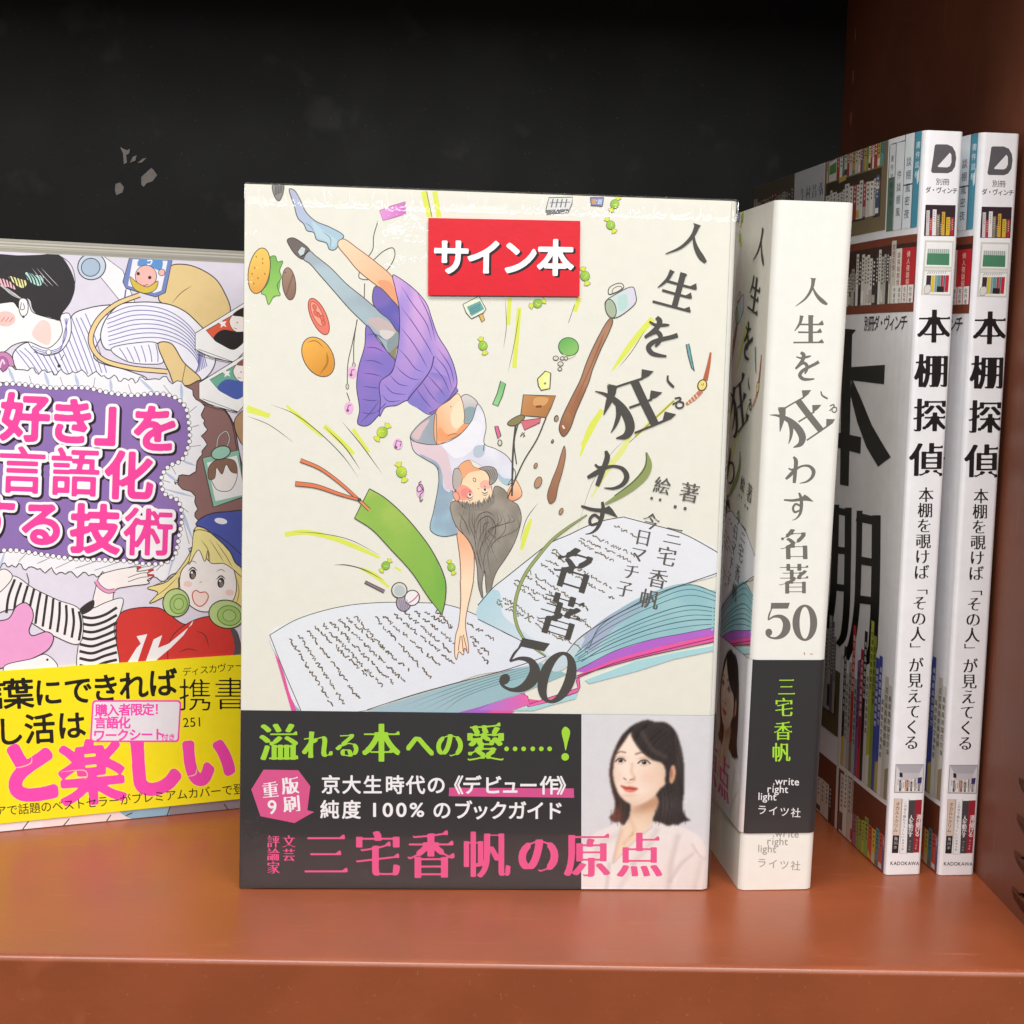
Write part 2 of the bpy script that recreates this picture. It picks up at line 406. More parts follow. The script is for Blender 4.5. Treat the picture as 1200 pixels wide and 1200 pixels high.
def blur(a, r):
    q = int(math.ceil(3*r)); k = np.exp(-np.arange(-q, q+1)**2/(2*r*r)); k /= k.sum()
    for ax in (0, 1):
        p = np.pad(a, [(q, q) if i == ax else (0, 0) for i in (0, 1)], mode='edge')
        a = sum(k[i]*np.take(p, np.arange(i, i+a.shape[ax]), axis=ax) for i in range(len(k)))
    return a
def contours(f):          # marching squares at zero, inside negative
    n = NR; seg = {}
    ins = f < 0
    def pt(e):
        i, j, d = e
        a = f[j, i]; b = f[j, i+1] if d == 0 else f[j+1, i]; t = a/(a-b)
        x, y = (i+t, j) if d == 0 else (i, j+t)
        return ((x+.5)/PX-PADR, (y+.5)/PX-PADR-0.12)
    cfg = ins[:-1, :-1]*1+ins[:-1, 1:]*2+ins[1:, 1:]*4+ins[1:, :-1]*8
    tab = {1: [('l', 'b')], 2: [('b', 'r')], 3: [('l', 'r')], 4: [('r', 't')], 5: [('l', 't'), ('r', 'b')], 6: [('b', 't')], 7: [('l', 't')],
           8: [('t', 'l')], 9: [('t', 'b')], 10: [('b', 'l'), ('t', 'r')], 11: [('t', 'r')], 12: [('r', 'l')], 13: [('r', 'b')], 14: [('b', 'l')]}
    for j, i in zip(*np.nonzero((cfg > 0) & (cfg < 15))):
        ed = {'b': (i, j, 0), 't': (i, j+1, 0), 'l': (i, j, 1), 'r': (i+1, j, 1)}
        for a, b in tab[cfg[j, i]]: seg[ed[a]] = ed[b]
    loops = []
    while seg:
        s0, cur = seg.popitem(); L = [s0]
        while cur != s0 and cur in seg: L.append(cur); cur = seg.pop(cur)
        if len(L) > 8: loops.append(slim([pt(e) for e in L]))
    return [L for L in loops if len(L) > 3]
def slim(L, tol=0.0022):
    P = np.array(L); n = len(P)
    i0 = 0; i1 = int(np.argmax(((P-P[0])**2).sum(1)))
    def rdp(a, b):
        if b-a < 2: return []
        s = Q[a]; d = Q[b]-s; L_ = np.hypot(*d) or 1e-9; w = Q[a+1:b]-s
        e = np.abs(d[0]*w[:, 1]-d[1]*w[:, 0])/L_; k = int(np.argmax(e))
        if e[k] < tol: return []
        k += a+1; return rdp(a, k)+[k]+rdp(k, b)
    Q = np.vstack([P, P[:1]])
    idx = [0]+rdp(0, i1)+[i1]+rdp(i1, n)
    return [tuple(Q[i]) for i in idx]
_gl = {}
def glyph_loops(ch, kind='sans', wt=0.0):
    key = (ch, kind, round(wt, 3))
    if key in _gl: return _gl[key]
    L, adv = outline(ch)
    if not L: return []
    if kind == 'sans' and not wt: _gl[key] = L; return L
    m = raster(L)
    if kind == 'sans': f = blur(sdf(m), 1)-wt*PX
    elif kind == 'round': f = blur(sdf(m), 1.3)-wt*PX
    elif kind in ('mincho', 'minchos'):
        f = blur(sdf(mincho(m, wt, 0.026 if kind == 'mincho' else 0.048)), 1)
    _gl[key] = contours(f); return _gl[key]
def mincho(m, wt, level=0.026):
    """thin the level strokes, thicken the upright ones, and give level strokes their right-hand triangles"""
    st = 0.078*PX; out = m.copy(); thin = np.zeros_like(m); tl = max(2, int(round(level*PX)))
    for x in range(NR):
        c = np.flatnonzero(np.diff(np.concatenate([[0], m[:, x].astype(int), [0]])))
        for a, b in zip(c[::2], c[1::2]):
            if b-a <= st*1.35:
                # thin only where the stroke runs level: the run continues sideways at much the same height
                mid = min((a+b)//2, NR-1); l = x
                while l > 0 and x-l < 0.14*PX and m[mid, l-1]: l -= 1
                r = x
                while r < NR-1 and r-x < 0.14*PX and m[mid, r+1]: r += 1
                if r-l >= 0.115*PX:
                    out[a:b, x] = False; k = (a+b-tl)//2; out[k:k+tl, x] = True; thin[k:k+tl, x] = True
    add = np.zeros_like(m); ys, xs = np.nonzero(thin); done = []
    for y, x in sorted(zip(ys, xs), key=lambda q: -q[1]):
        if x+4 < NR and not m[max(0, y-2):y+3, x+1:x+4].any() and thin[y, max(0, x-int(.12*PX)):x].sum() > .07*PX:
            if any(abs(x-a) < 5 and abs(y-b) < 6 for a, b in done): continue
            done.append((x, y)); h = int(.075*PX*(1+wt*3)); w = int(.11*PX*(1+wt*3))
            for d in range(h):
                k = 1-d/h; x0 = x-int(w*(0.25+.75*k)); x1 = x-int(w*.12*(1-k)*1.2)+2
                if y+d < NR: add[y+d, max(0, x0):x1] = True
    base = out | add; res = base.copy(); d = int(round((0.012+wt)*PX))
    upright = out & ~thin
    for k in range(1, d+1):
        res[:, k:] |= upright[:, :-k]; res[:, :-k] |= upright[:, k:]
    if wt > 0.02:
        e = max(1, int(wt*PX*0.35)); q = res.copy()
        for k in range(1, e+1): q[k:] |= res[:-k]; q[:-k] |= res[k:]
        res = q
    return res

# ------------------------------------------------------------------ object helpers
def thing(name, label, cat, loc=(0, 0, 0), rot=(0, 0, 0), group=None):
    o = bpy.data.objects.new(name, None); o.empty_display_size = 0.02; COL.objects.link(o)
    o.location = loc; o.rotation_euler = rot; o['label'] = label; o['category'] = cat
    if group: o['group'] = group
    return o
def link(name, bm, mat, parent, smooth=False):
    me = bpy.data.meshes.new(name); bm.to_mesh(me); bm.free()
    for m in (mat if isinstance(mat, list) else [mat]): me.materials.append(m)
    if smooth:
        for p in me.polygons: p.use_smooth = True
    o = bpy.data.objects.new(name, me); COL.objects.link(o)
    if parent: o.parent = parent
    return o
def box(bm, x0, y0, z0, x1, y1, z1, bevel=0):
    r = bmesh.ops.create_cube(bm, size=1)
    for v in r['verts']: v.co = Vector(((v.co.x+.5)*(x1-x0)+x0, (v.co.y+.5)*(y1-y0)+y0, (v.co.z+.5)*(z1-z0)+z0))
    if bevel:
        es = {e for v in r['verts'] for e in v.link_edges}
        bmesh.ops.bevel(bm, geom=list(es), offset=bevel, segments=2, affect='EDGES', profile=0.5)
class Wrap:
    """a sheet folded round a book: u runs from the fore edge across the front cover, round the spine and along the back (mm)"""
    def __init__(s, w, sp, h, r, bulge=0.0, flap=True):
        s.w, s.sp, s.h, s.r, s.bulge = w, sp, h, r, bulge; s.len = 2*w+sp
    def path(s, u, v=0):
        w, S, r = s.w, s.sp, s.r
        def corner(cx, cy, t, a0): a = a0+t*math.pi/2; return (cx+r*math.cos(a), cy+r*math.sin(a), math.cos(a), math.sin(a))
        if u <= w-r:
            x, y, nx, ny = u, 0.0, 0.0, -1.0
        elif u < w+r: x, y, nx, ny = corner(w-r, r, (u-w+r)/(2*r), -math.pi/2)
        elif u <= w+S-r: x, y, nx, ny = w, u-w, 1.0, 0.0
        elif u < w+S+r: x, y, nx, ny = corner(w-r, S-r, (u-w-S+r)/(2*r), 0)
        else: x, y, nx, ny = w-(u-w-S), S, 0.0, 1.0
        if s.bulge and u < w+r:
            d = max(0.0, w-u); y += s.bulge*(0.1+0.9*v/s.h)*(1-math.exp(-d/9.0))*-1.0
        return x, y, nx, ny
    def stops(s):
        w, S, r = s.w, s.sp, s.r
        a = [w-r+2*r*k/6 for k in range(7)]; b = [w+S-r+2*r*k/6 for k in range(7)]
        c = []
        if s.bulge: c = [w-d for d in (3, 6, 9, 13, 17, 22, 28, 36, 50)]
        else: c = []
        return sorted(set([x for x in a+b+c]))
    def place(s, u, v, z):
        x, y, nx, ny = s.path(u, v); return ((x+nx*z)*MM, (y+ny*z)*MM, v*MM)
def sheet(bm, lay, wrap, u0, u1, v0, v1, paper, th=0.35, off=0.0, back=None):
    us = [u0]+[q for q in wrap.stops() if u0 < q < u1]+[u1]
    vs = np.linspace(v0, v1, 22 if wrap.bulge else 2); c = (*paper, 1); cb = (*(back or paper), 1)
    def grid(z, col):
        g = []
        for v in vs:
            row = []
            for u in us: q = bm.verts.new(wrap.place(u, v, z)); q[lay] = col; row.append(q)
            g.append(row)
        return g
    o = grid(off, c); i = grid(off-th, cb)
    for k in range(len(vs)-1):
        for j in range(len(us)-1):
            bm.faces.new((o[k][j], o[k][j+1], o[k+1][j+1], o[k+1][j])); bm.faces.new((i[k][j], i[k+1][j], i[k+1][j+1], i[k][j+1]))
        bm.faces.new((o[k][0], o[k+1][0], i[k+1][0], i[k][0])); bm.faces.new((o[k][-1], i[k][-1], i[k+1][-1], o[k+1][-1]))
    for j in range(len(us)-1):
        bm.faces.new((o[0][j], i[0][j], i[0][j+1], o[0][j+1])); bm.faces.new((o[-1][j], o[-1][j+1], i[-1][j+1], i[-1][j]))

# ================================================================== the white illustrated book
W1, S1, H1 = 128.9, 20.9, 188.0
FRONT = [(287.5, 216), (863.5, 237), (830.5, 1043), (280, 1041)]
SPINE = [(909.4, 234.6), (1001.2, 238.3), (950.9, 1042.3), (865.4, 1043.4)]
INK = '#4a4744'
c4 = at(270, 200, 4); c5 = at(560, 200, 3.75); c6 = at(270, 480, 4); c7 = at(560, 480, 3.75); c8 = at(270, 760, 4); c9 = at(560, 760, 4); cf = at(440, 430, 6)
s2 = at(830, 220, 6); s3 = at(830, 420, 6); s4 = at(830, 620, 6); s5 = at(830, 820, 5)
# brush letters of the title, drawn upright in the units of a close view: (strokes, filled wedges, box centre)
LET = {
 'hito': ([[(737, 642, 30), (732, 690, 24), (715, 735, 20), (680, 785, 15), (612, 838, 5)], [(728, 690, 6), (748, 740, 18), (775, 778, 27), (805, 806, 30), (834, 826, 16)]],
          [[(712, 638), (757, 641), (750, 656), (735, 660)]], (722, 740)),
 'sei': ([[(655, 903, 26), (645, 950, 20), (625, 985, 14), (604, 1012, 5)], [(645, 965, 13), (720, 966, 12), (806, 966, 12)], [(630, 1020, 13), (720, 1021, 12), (792, 1020, 12)],
          [(596, 1092, 12), (700, 1092, 12), (810, 1092, 12)], [(718, 900, 34), (718, 1000, 32), (718, 1090, 32)]],
         [[(770, 962), (800, 936), (812, 968)], [(760, 1016), (785, 992), (800, 1022)], [(770, 1088), (798, 1068), (812, 1096)], [(696, 898), (742, 905), (735, 915)], [(640, 900), (672, 908), (660, 918)]], (704, 1000)),
 'wo': ([[(648, -38, 20), (668, -22, 28), (664, 10, 26), (640, 48, 24), (612, 76, 14)], [(616, -8, 8), (650, 2, 14), (700, -8, 16), (722, -14, 6)], [(612, 78, 14), (640, 50, 20), (668, 36, 22), (690, 52, 24), (690, 84, 20), (676, 112, 12)],
         [(776, 28, 24), (745, 46, 22), (700, 68, 22), (656, 96, 24), (642, 124, 26), (664, 148, 24), (704, 152, 18), (744, 148, 10)]], [], (695, 60)),
 'kuru': ([[(514, 350, 56), (520, 392, 44), (515, 440, 34), (502, 518, 5)], [(428, 400, 4), (480, 404, 16), (540, 424, 32), (600, 466, 46), (645, 520, 52), (660, 566, 50), (645, 606, 36), (596, 630, 6)],
           [(566, 440, 28), (582, 500, 28), (577, 560, 18), (562, 606, 4)], [(538, 352, 11), (600, 316, 11), (672, 276, 12)], [(632, 450, 12), (690, 414, 12), (745, 378, 12)],
           [(690, 580, 11), (770, 526, 12), (850, 470, 13)], [(628, 300, 46), (700, 396, 46), (790, 510, 46)]],
          [[(655, 228), (722, 226), (700, 258), (664, 286)], [(728, 332), (794, 330), (768, 362), (732, 386)], [(828, 430), (893, 432), (872, 462), (826, 494)], [(484, 346), (547, 346), (540, 370)]], (660, 430)),
 'wa': ([[(598, 694, 14), (614, 722, 28), (610, 790, 26), (606, 840, 26), (602, 880, 22)], [(562, 776, 10), (585, 786, 14), (620, 770, 12)], [(543, 852, 16), (575, 822, 26), (610, 786, 20), (660, 760, 14), (708, 762, 20), (738, 795, 28), (728, 838, 22), (690, 870, 14), (640, 882, 5)]], [], (645, 790)),
 'su': ([[(530, 998, 12), (590, 1002, 18), (670, 994, 20), (735, 1008, 6)], [(636, 948, 14), (650, 985, 22), (652, 1050, 24), (642, 1098, 18), (618, 1128, 10), (590, 1142, 4)], [(645, 1040, 14), (612, 1028, 16), (594, 1055, 16), (606, 1084, 16), (640, 1072, 12)]],
        [[(650, 985), (676, 960), (700, 975), (738, 1010), (690, 1004)]], (632, 1045)),
 'ku': ([[(790, 236, 10), (797, 262, 12), (815, 276, 14), (838, 288, 12)]], [], (812, 262)),
 'ru': ([[(852, 340, 8), (878, 330, 10), (884, 338, 10), (850, 374, 8), (875, 352, 8), (902, 352, 10), (905, 372, 10), (885, 384, 9), (868, 376, 8), (872, 362, 7)]], [], (878, 356)),
 'five': ([[(446, 560, 6), (428, 600, 12), (420, 640, 10)], [(420, 642, 8), (460, 618, 16), (512, 620, 30), (546, 660, 50), (545, 710, 54), (515, 752, 36), (468, 770, 16), (424, 758, 14), (408, 736, 20)]],
          [[(440, 521), (572, 521), (558, 562), (446, 562), (434, 590)]], (485, 648)),
 'zero': ([], [], (677, 662)),
}
def put_letter(p, name, T, col, to=None, scale=1.0, rot=0.0, skew=0.0):
    """to = None draws it where it was taken from; otherwise its centre goes to `to`, scaled and turned"""
    st, wd, (cx, cy) = LET[name]; a = math.radians(rot)
    def mv(q):
        x, y = q[0]-cx, q[1]-cy; x -= y*skew
        X, Y = x*math.cos(a)-y*math.sin(a), x*math.sin(a)+y*math.cos(a)
        return (to[0]+X*scale, to[1]+Y*scale, *[k*scale for k in q[2:]])
    if to is None: p.T = T; f = lambda q: q
    else: p.T = lambda q: q; f = mv
    p.pen([[f(q) for q in s] for s in st], col)
    for w in wd: p.fill([f(q) for q in w], col, smooth=False)
    if name == 'zero':
        p.fill([[f(q) for q in ellipse(677, 662, 87, 128, 0, 40)], [f(q) for q in ellipse(677, 662, 37, 112, 0, 40)]], col, raw=True, smooth=False)
    if name == 'five': p.fill([f(q) for q in ellipse(424, 728, 24, 26, 0, 18)], col, smooth=False)

def candy(p, x, y, a, s, c1='#a3cc4a', c2='#d9e04a'):
    T0 = p.T; ca, sa = math.cos(math.radians(a)), math.sin(math.radians(a))
    f = lambda L: [(x+s*(u*ca-v*sa), y+s*(u*sa+v*ca)) for u, v in L]
    p.fill(f([(.7, 0), (1.7, -.75), (2.0, 0), (1.75, .7)]), c2, smooth=False, line=INK, lw=1.6)
    p.fill(f([(-.7, 0), (-1.7, -.7), (-1.95, .1), (-1.65, .75)]), c2, smooth=False, line=INK, lw=1.6)
    p.fill(f(ellipse(0, 0, 1, .95, 0, 16)), c1, smooth=False, grad=(f([(-.6, -.6)])[0], f([(.8, .8)])[0], '#8bb83c'), line=INK, lw=1.6)
    p.line(f([(-.4, -.5), (.1, -.2), (.3, .4)]), '#e4ee9a', 2.2, taper=True)
def scribble(p, a, b, w, amp, seed, col='#6b5b46'):
    r = random.Random(seed); a = np.array(a, float); b = np.array(b, float); d = b-a; L = np.hypot(*d); d /= L; n = np.array([-d[1], d[0]])
    t = 0
    h = p.hold
    while t < L:
        k = r.uniform(5, 22); pts = []; q = t
        while q < min(t+k, L):
            pts.append(tuple(a+d*q+n*r.uniform(-amp, amp))+(w*r.uniform(.6, 1.3),)); q += r.uniform(.8, 2.0)
        if len(pts) > 2: p.line(pts, col, smooth=False)
        t += k+r.uniform(.8, 4.2)

def jacket_art():
    p = Print(FRONT, W1, H1, (229, 226, 213)); p.rect = (0, 0, 2*W1+S1, H1)
    YG = '#dbe25a'
    # ---- speed streaks
    p.T = c4
    for a, b, w in [((905, 100), (935, 220), 26), ((958, 100), (978, 222), 24), ((78, 1108), (185, 1150), 22)]: p.line([a, b], YG, w, smooth=False)
    p.line([(920, 100), (945, 220)], INK, 3, smooth=False)
    p.T = c5
    for a, b, w in [((140, 560), (133, 680), 18), ((182, 605), (160, 868), 20), ((445, 560), (425, 622), 20), ((545, 1052), (460, 1210), 22)]: p.line([a, b], YG, w, smooth=False)
    p.line([(768, 652, 26), (700, 730, 26), (640, 810, 22), (590, 880, 6)], YG)
    p.line([(120, 560), (125, 690), (113, 780)], INK, 2.5, taper=True); p.line([(185, 605), (160, 760), (132, 890)], INK, 2.5, taper=True)
    p.line([(425, 590), (398, 670)], INK, 2.5, smooth=False); p.line([(735, 700), (680, 790), (620, 865)], INK, 3, taper=True)
    p.line([(862, 1012), (690, 1170)], '#d2d04e', 12, smooth=False); p.line([(862, 1012), (650, 1210)], INK, 2.5, smooth=False)
    p.T = c7
    p.line([(545, 0, 16), (490, 90, 24), (450, 205, 8)], YG); p.line([(690, 60, 10), (640, 170, 26), (580, 250, 22), (500, 385, 6)], '#dfe18a')
    p.line([(235, 480, 10), (212, 540, 24), (192, 615, 14)], YG); p.line([(265, 410), (215, 480), (185, 580)], INK, 3, taper=True)
    p.line([(660, 120), (590, 190), (500, 330), (430, 560)], '#8d8a80', 2.2, taper=True)
    p.T = c6
    p.line([(80, 2), (185, 30)], YG, 20, smooth=False); p.line([(262, -20, 10), (330, 40, 20), (430, 128, 10)], YG); p.line([(440, 76, 22), (520, 150, 24), (580, 208, 16)], YG); p.line([(575, 92, 18), (650, 200, 14)], YG, smooth=False)
    p.line([(80, 30), (180, 70), (295, 152)], INK, 3, taper=True); p.line([(190, -25), (300, 20), (420, 110), (530, 220), (600, 318)], INK, 4, taper=True)
    p.line([(440, 78), (540, 180), (608, 280)], INK, 4.5, taper=True); p.line([(525, 58), (610, 160), (710, 298)], INK, 4, taper=True)
    p.line([(255, 585, 22), (350, 574, 24), (480, 602, 22), (600, 648, 22), (700, 694, 12)], YG); p.line([(290, 572), (420, 580), (560, 610), (700, 682)], INK, 3, taper=True)
    p.line([(610, 742, 12), (680, 778, 22), (742, 832, 10)], YG); p.line([(485, 728), (540, 728), (620, 748), (720, 800)], INK, 5, taper=True); p.line([(770, 738), (800, 755)], YG, 10, smooth=False)
    # ---- things falling, upper left
    p.T = c4
    p.fill([(200, 66), (250, 66), (245, 118), (228, 144), (208, 122)], '#8d8987', line=INK, lw=4)
    for k in range(5): p.line([(212+k*8, 70), (212+k*7, 118-k*3)], '#55504d', 4, smooth=False)
    p.fill(ellipse(196, 500, 40, 98, -3), '#79b85a', smooth=False)
    p.fill([(190, 405), (212, 402), (222, 428), (246, 425), (232, 470), (240, 500), (220, 540), (234, 585), (206, 590), (180, 628), (164, 585), (145, 575), (180, 520)], '#78b456', grad=((200, 410), (190, 610), '#9ccb62'), line='#4f7a3c', lw=4)
    p.fill(ellipse(136, 470, 50, 108, 10), '#f3c65e', smooth=False, grad=((110, 400), (150, 570), '#e0a24a'), line=INK, lw=4)
    for q in [(120, 400), (150, 430), (112, 452), (160, 480), (128, 500), (108, 525), (150, 410), (100, 480)]: p.line([q, (q[0]+5, q[1]+9)], '#8a6a35', 4, smooth=False)
    p.fill(ellipse(276, 531, 31, 76, -6), '#a4836f', smooth=False, grad=((250, 480), (300, 590), '#8a6a58'), line=INK, lw=4)
    for k in range(12): p.dot(258+((k*37) % 40), 478+k*9, 4, '#6d5346', 7)
    p.fill(ellipse(415, 684, 36, 92, -24), '#e77a66', smooth=False, line='#8b4238', lw=4); p.fill(ellipse(408, 672, 22, 62, -24), '#f2a08a', smooth=False, line='#c2584a', lw=4)
    for q in [(395, 640), (412, 676), (436, 712), (400, 668), (430, 690)]: p.fill(ellipse(q[0], q[1], 8, 13, -24, 12), '#e8705c', smooth=False, line='#a84a3e', lw=3)
    p.fill(ellipse(412, 873, 68, 100, -30), '#f0b24e', smooth=False, grad=((370, 800), (460, 940), '#d8902f'), line=INK, lw=4)
    p.line([(420, 955), (455, 900), (452, 850)], '#b07826', 10, taper=True); p.line([(360, 805), (400, 798), (440, 832)], '#8a6226', 4, taper=True)
    p.fill([(700, 190), (755, 168), (820, 148), (822, 205), (770, 222), (716, 236)], '#e59ad6', smooth=False, grad=((700, 190), (820, 210), '#d074bd'), line='#9a5a8c', lw=3)
    # ---- ear-phone cord
    for q in ([(692, 240), (672, 310), (668, 370), (640, 415), (608, 470), (604, 502), (630, 512), (690, 502), (745, 455), (772, 395), (762, 364), (720, 378), (672, 420)], [(630, 530), (628, 600)], [(596, 698), (572, 810), (552, 900), (548, 1005)], [(594, 700), (580, 800), (578, 905)], [(546, 1040), (560, 1080)]):
        p.line(q, INK, 4, taper=False)
    p.fill(ellipse(549, 1012, 7, 13, 0, 12), '#cfc9bd', smooth=False, line=INK, lw=3); p.fill(ellipse(579, 912, 7, 12, 0, 12), '#cfc9bd', smooth=False, line=INK, lw=3)
    for x, y in ((572, 946), (556, 1112)):
        p.dot(x, y, 22, '#eab4d8', ry=30); p.line([(x-8, y+12), (x-2, y-12), (x+10, y-14)], '#8c4a84', 5, smooth=False); p.dot(x-6, y+12, 7, '#8c4a84')
    # ---- dancer: legs
    p.fill([(278, 88), (300, 94), (325, 132), (355, 195), (400, 238), (470, 268), (532, 308), (520, 328), (490, 372), (465, 370), (452, 342), (405, 324), (392, 292), (360, 282), (345, 252), (318, 225), (300, 165)], '#b8b9d6', grad=((290, 100), (480, 340), '#a9c8d6'), line=INK, lw=4)
    p.fill([(385, 240), (440, 285), (500, 330), (480, 360), (455, 335), (410, 315), (395, 285)], '#b9d2dc'); p.line([(430, 285), (470, 320), (468, 368)], '#7d93a0', 4, taper=True); p.line([(350, 245), (375, 262), (395, 288)], '#7d93a0', 4, taper=True)
    p.fill([(508, 332), (530, 322), (600, 368), (690, 436), (760, 500), (785, 560), (790, 642), (735, 580), (680, 535), (600, 470), (548, 408), (505, 352)], '#f3d6b4', grad=((520, 340), (770, 600), '#ecb083'), line='#8c5a42', lw=4)
    p.fill([(690, 520), (745, 520), (788, 600), (788, 642), (740, 585)], '#e9a276')
    p.fill([(268, 326), (292, 316), (332, 336), (374, 376), (366, 398), (340, 416), (308, 396), (284, 364)], '#6f6461', line=INK, lw=4)
    p.fill([(318, 382), (335, 358), (352, 366), (344, 398), (330, 402)], '#c9d2d4', smooth=False); p.line([(330, 405), (352, 392), (366, 378)], '#4b423f', 8)
    p.fill([(372, 378), (400, 400), (470, 456), (545, 532), (620, 592), (700, 660), (770, 722), (788, 750), (782, 832), (748, 858), (700, 792), (640, 728), (560, 650), (490, 570), (420, 490), (372, 436), (345, 416)], '#b6c8d0', grad=((380, 400), (760, 780), '#9fb3bb'), wash=('#a2aeb6', 30, 5), line=INK, lw=4)
    p.fill([(640, 700), (700, 690), (760, 725), (786, 748), (760, 765), (700, 760), (670, 735)], '#c6b3b2'); p.fill([(735, 800), (786, 758), (781, 820), (748, 856)], '#8a979a'); p.fill([(700, 750), (770, 760), (740, 790), (715, 785)], '#d6cfc9')
    p.fill([(746, 856), (784, 818), (772, 890)], '#8d8467', smooth=False)
    # ---- skirt
    p.fill([(678, 545), (700, 548), (752, 600), (790, 648), (786, 756), (745, 700), (700, 664), (668, 618)], '#7a68b4', wash=('#5f5ab0', 26, 1), line=INK, lw=4)
    p.fill([(640, 726), (690, 790), (745, 860), (772, 892), (752, 948), (706, 986), (700, 1022), (722, 1104), (690, 1152), (640, 1196), (598, 1186), (606, 1120), (592, 1010), (602, 920), (630, 822)], '#a27acb', grad=((640, 740), (640, 1190), '#8270bd'), wash=('#7d70c0', 30, 2), line='#3f3566', lw=4)
    for k in range(7): p.line([(640-k*5, 770+k*60), (680-k*4, 768+k*62), (735-k*8, 800+k*55)], '#57458c', 4, taper=True)
    p.fill([(762, 490), (782, 498), (860, 555), (918, 622), (946, 700), (972, 772), (1020, 850), (1050, 922), (1060, 1012), (1000, 1076), (936, 1142), (885, 1116), (830, 1078), (780, 1100), (726, 1110), (700, 1152), (704, 1078), (698, 1012), (706, 985), (756, 946), (776, 882), (790, 800), (792, 650), (775, 560)], '#d2a6dc', grad=((930, 660), (760, 1090), '#9a7fcc'), wash=('#9a86d2', 34, 3), line='#3f3566', lw=4)
    p.fill([(830, 1078), (930, 950), (1000, 960), (1058, 1010), (936, 1142), (885, 1116)], '#8b77c6', grad=((850, 1080), (1040, 960), '#b890d0'), wash=('#8078c4', 24, 4))
    for q in ([(800, 540), (850, 620), (920, 720), (945, 800)], [(800, 640), (860, 720), (930, 830), (950, 870)], [(795, 730), (850, 800), (900, 880), (925, 930)], [(785, 830), (830, 880), (870, 930), (905, 945)], [(770, 910), (810, 950), (850, 975), (890, 980)],
              [(745, 955), (790, 1000), (835, 1010)], [(720, 1000), (760, 1040), (825, 1050)], [(712, 1050), (740, 1080), (800, 1078)], [(870, 560), (930, 680), (962, 800)], [(960, 870), (1010, 930), (1040, 1020)], [(970, 830), (1030, 920), (1050, 1000)], [(925, 960), (970, 1010), (1010, 1060)], [(900, 990), (940, 1050), (975, 1090)], [(870, 1020), (905, 1070), (945, 1115)], [(945, 910), (995, 970), (1028, 1040)], [(690, 1130), (730, 1090)], [(610, 1180), (660, 1130), (700, 1075)]):
        p.line(q, '#5a478e', 4, taper=True)
    p.line([(955, 870), (940, 930), (900, 990), (850, 1050), (830, 1078)], '#40356a', 5)
    p.T = c6
    p.fill([(1062, 490), (1100, 485), (1135, 560), (1142, 650), (1140, 790), (1112, 930), (1102, 1008), (1116, 1105), (1115, 1142), (1098, 1118), (1092, 1150), (1072, 1135), (1060, 1172), (1052, 1150), (1056, 1060), (1070, 1010), (1080, 900), (1078, 720)], '#f2b48c', grad=((1090, 620), (1090, 800), '#f7dcbc'), line='#8c5a42', lw=4)
    for q in ([(1078, 1060), (1068, 1130)], [(1085, 1060), (1092, 1135)], [(1092, 1055), (1110, 1130)]): p.line(q, '#9a6248', 4, smooth=False)
    # ---- waist and blouse (upside-down dancer)
    p.T = cf
    p.fill([(380, 325), (430, 300), (520, 220), (570, 135), (582, 168), (500, 250), (405, 335)], '#8573be', smooth=False, line='#3f3566', lw=5)
    p.fill([(245, 488), (300, 410), (395, 338), (432, 322), (432, 542), (350, 542), (262, 516)], '#aaaeb6', grad=((270, 480), (420, 470), '#98a2ac'), line=INK, lw=5)
    p.fill([(258, 486), (320, 405), (380, 370), (330, 460), (300, 512)], '#d9bcbc')
    p.fill([(604, 212), (640, 194), (700, 228), (722, 262), (695, 340), (660, 402), (622, 392), (622, 300)], '#d9cfcb', grad=((640, 220), (650, 370), '#97a9ae'), line=INK, lw=5)
    p.fill([(625, 300), (660, 280), (700, 290), (670, 370), (630, 385)], '#8fa4a8')
    p.fill([(430, 305), (520, 235), (580, 188), (610, 240), (626, 340), (626, 398), (656, 402), (640, 432), (560, 492), (500, 522), (430, 542)], '#f2b184', grad=((440, 420), (610, 330), '#f7d9b4'), line='#8c5a42', lw=5)
    p.fill([(540, 300), (600, 240), (622, 360), (600, 420), (555, 430), (530, 380)], '#f8e0bf'); p.fill([(440, 520), (450, 420), (500, 470), (560, 462), (620, 400), (650, 410), (560, 492)], '#eda06c')
    p.line([(500, 490), (545, 470), (580, 474)], '#9a5a3c', 5, taper=True); p.dot(530, 280, 4, '#7a4a3c'); p.line([(430, 330), (432, 540)], INK, 4, smooth=False)
    p.fill([(243, 490), (260, 517), (350, 543), (430, 546), (520, 522), (600, 470), (680, 372), (720, 262), (760, 320), (778, 420), (766, 540), (842, 575), (920, 622), (962, 682), (966, 762), (930, 832), (862, 782), (850, 720), (760, 700), (658, 652), (590, 692), (560, 722), (545, 800), (556, 862), (545, 930), (520, 962), (526, 1010), (560, 1112), (580, 1172), (490, 1192), (420, 1176), (385, 1140), (410, 1010), (440, 850), (446, 780), (430, 702), (340, 642), (270, 590)], '#e8e6ee', grad=((650, 520), (440, 1100), '#c7d0da'), wash=('#d9d6e4', 26, 8))
    p.fill([(252, 520), (350, 546), (450, 548), (500, 600), (530, 700), (545, 790), (555, 860), (500, 860), (470, 760), (430, 690), (340, 630), (275, 585)], '#e2c9cf', grad=((280, 540), (520, 820), '#ddc5cc'))
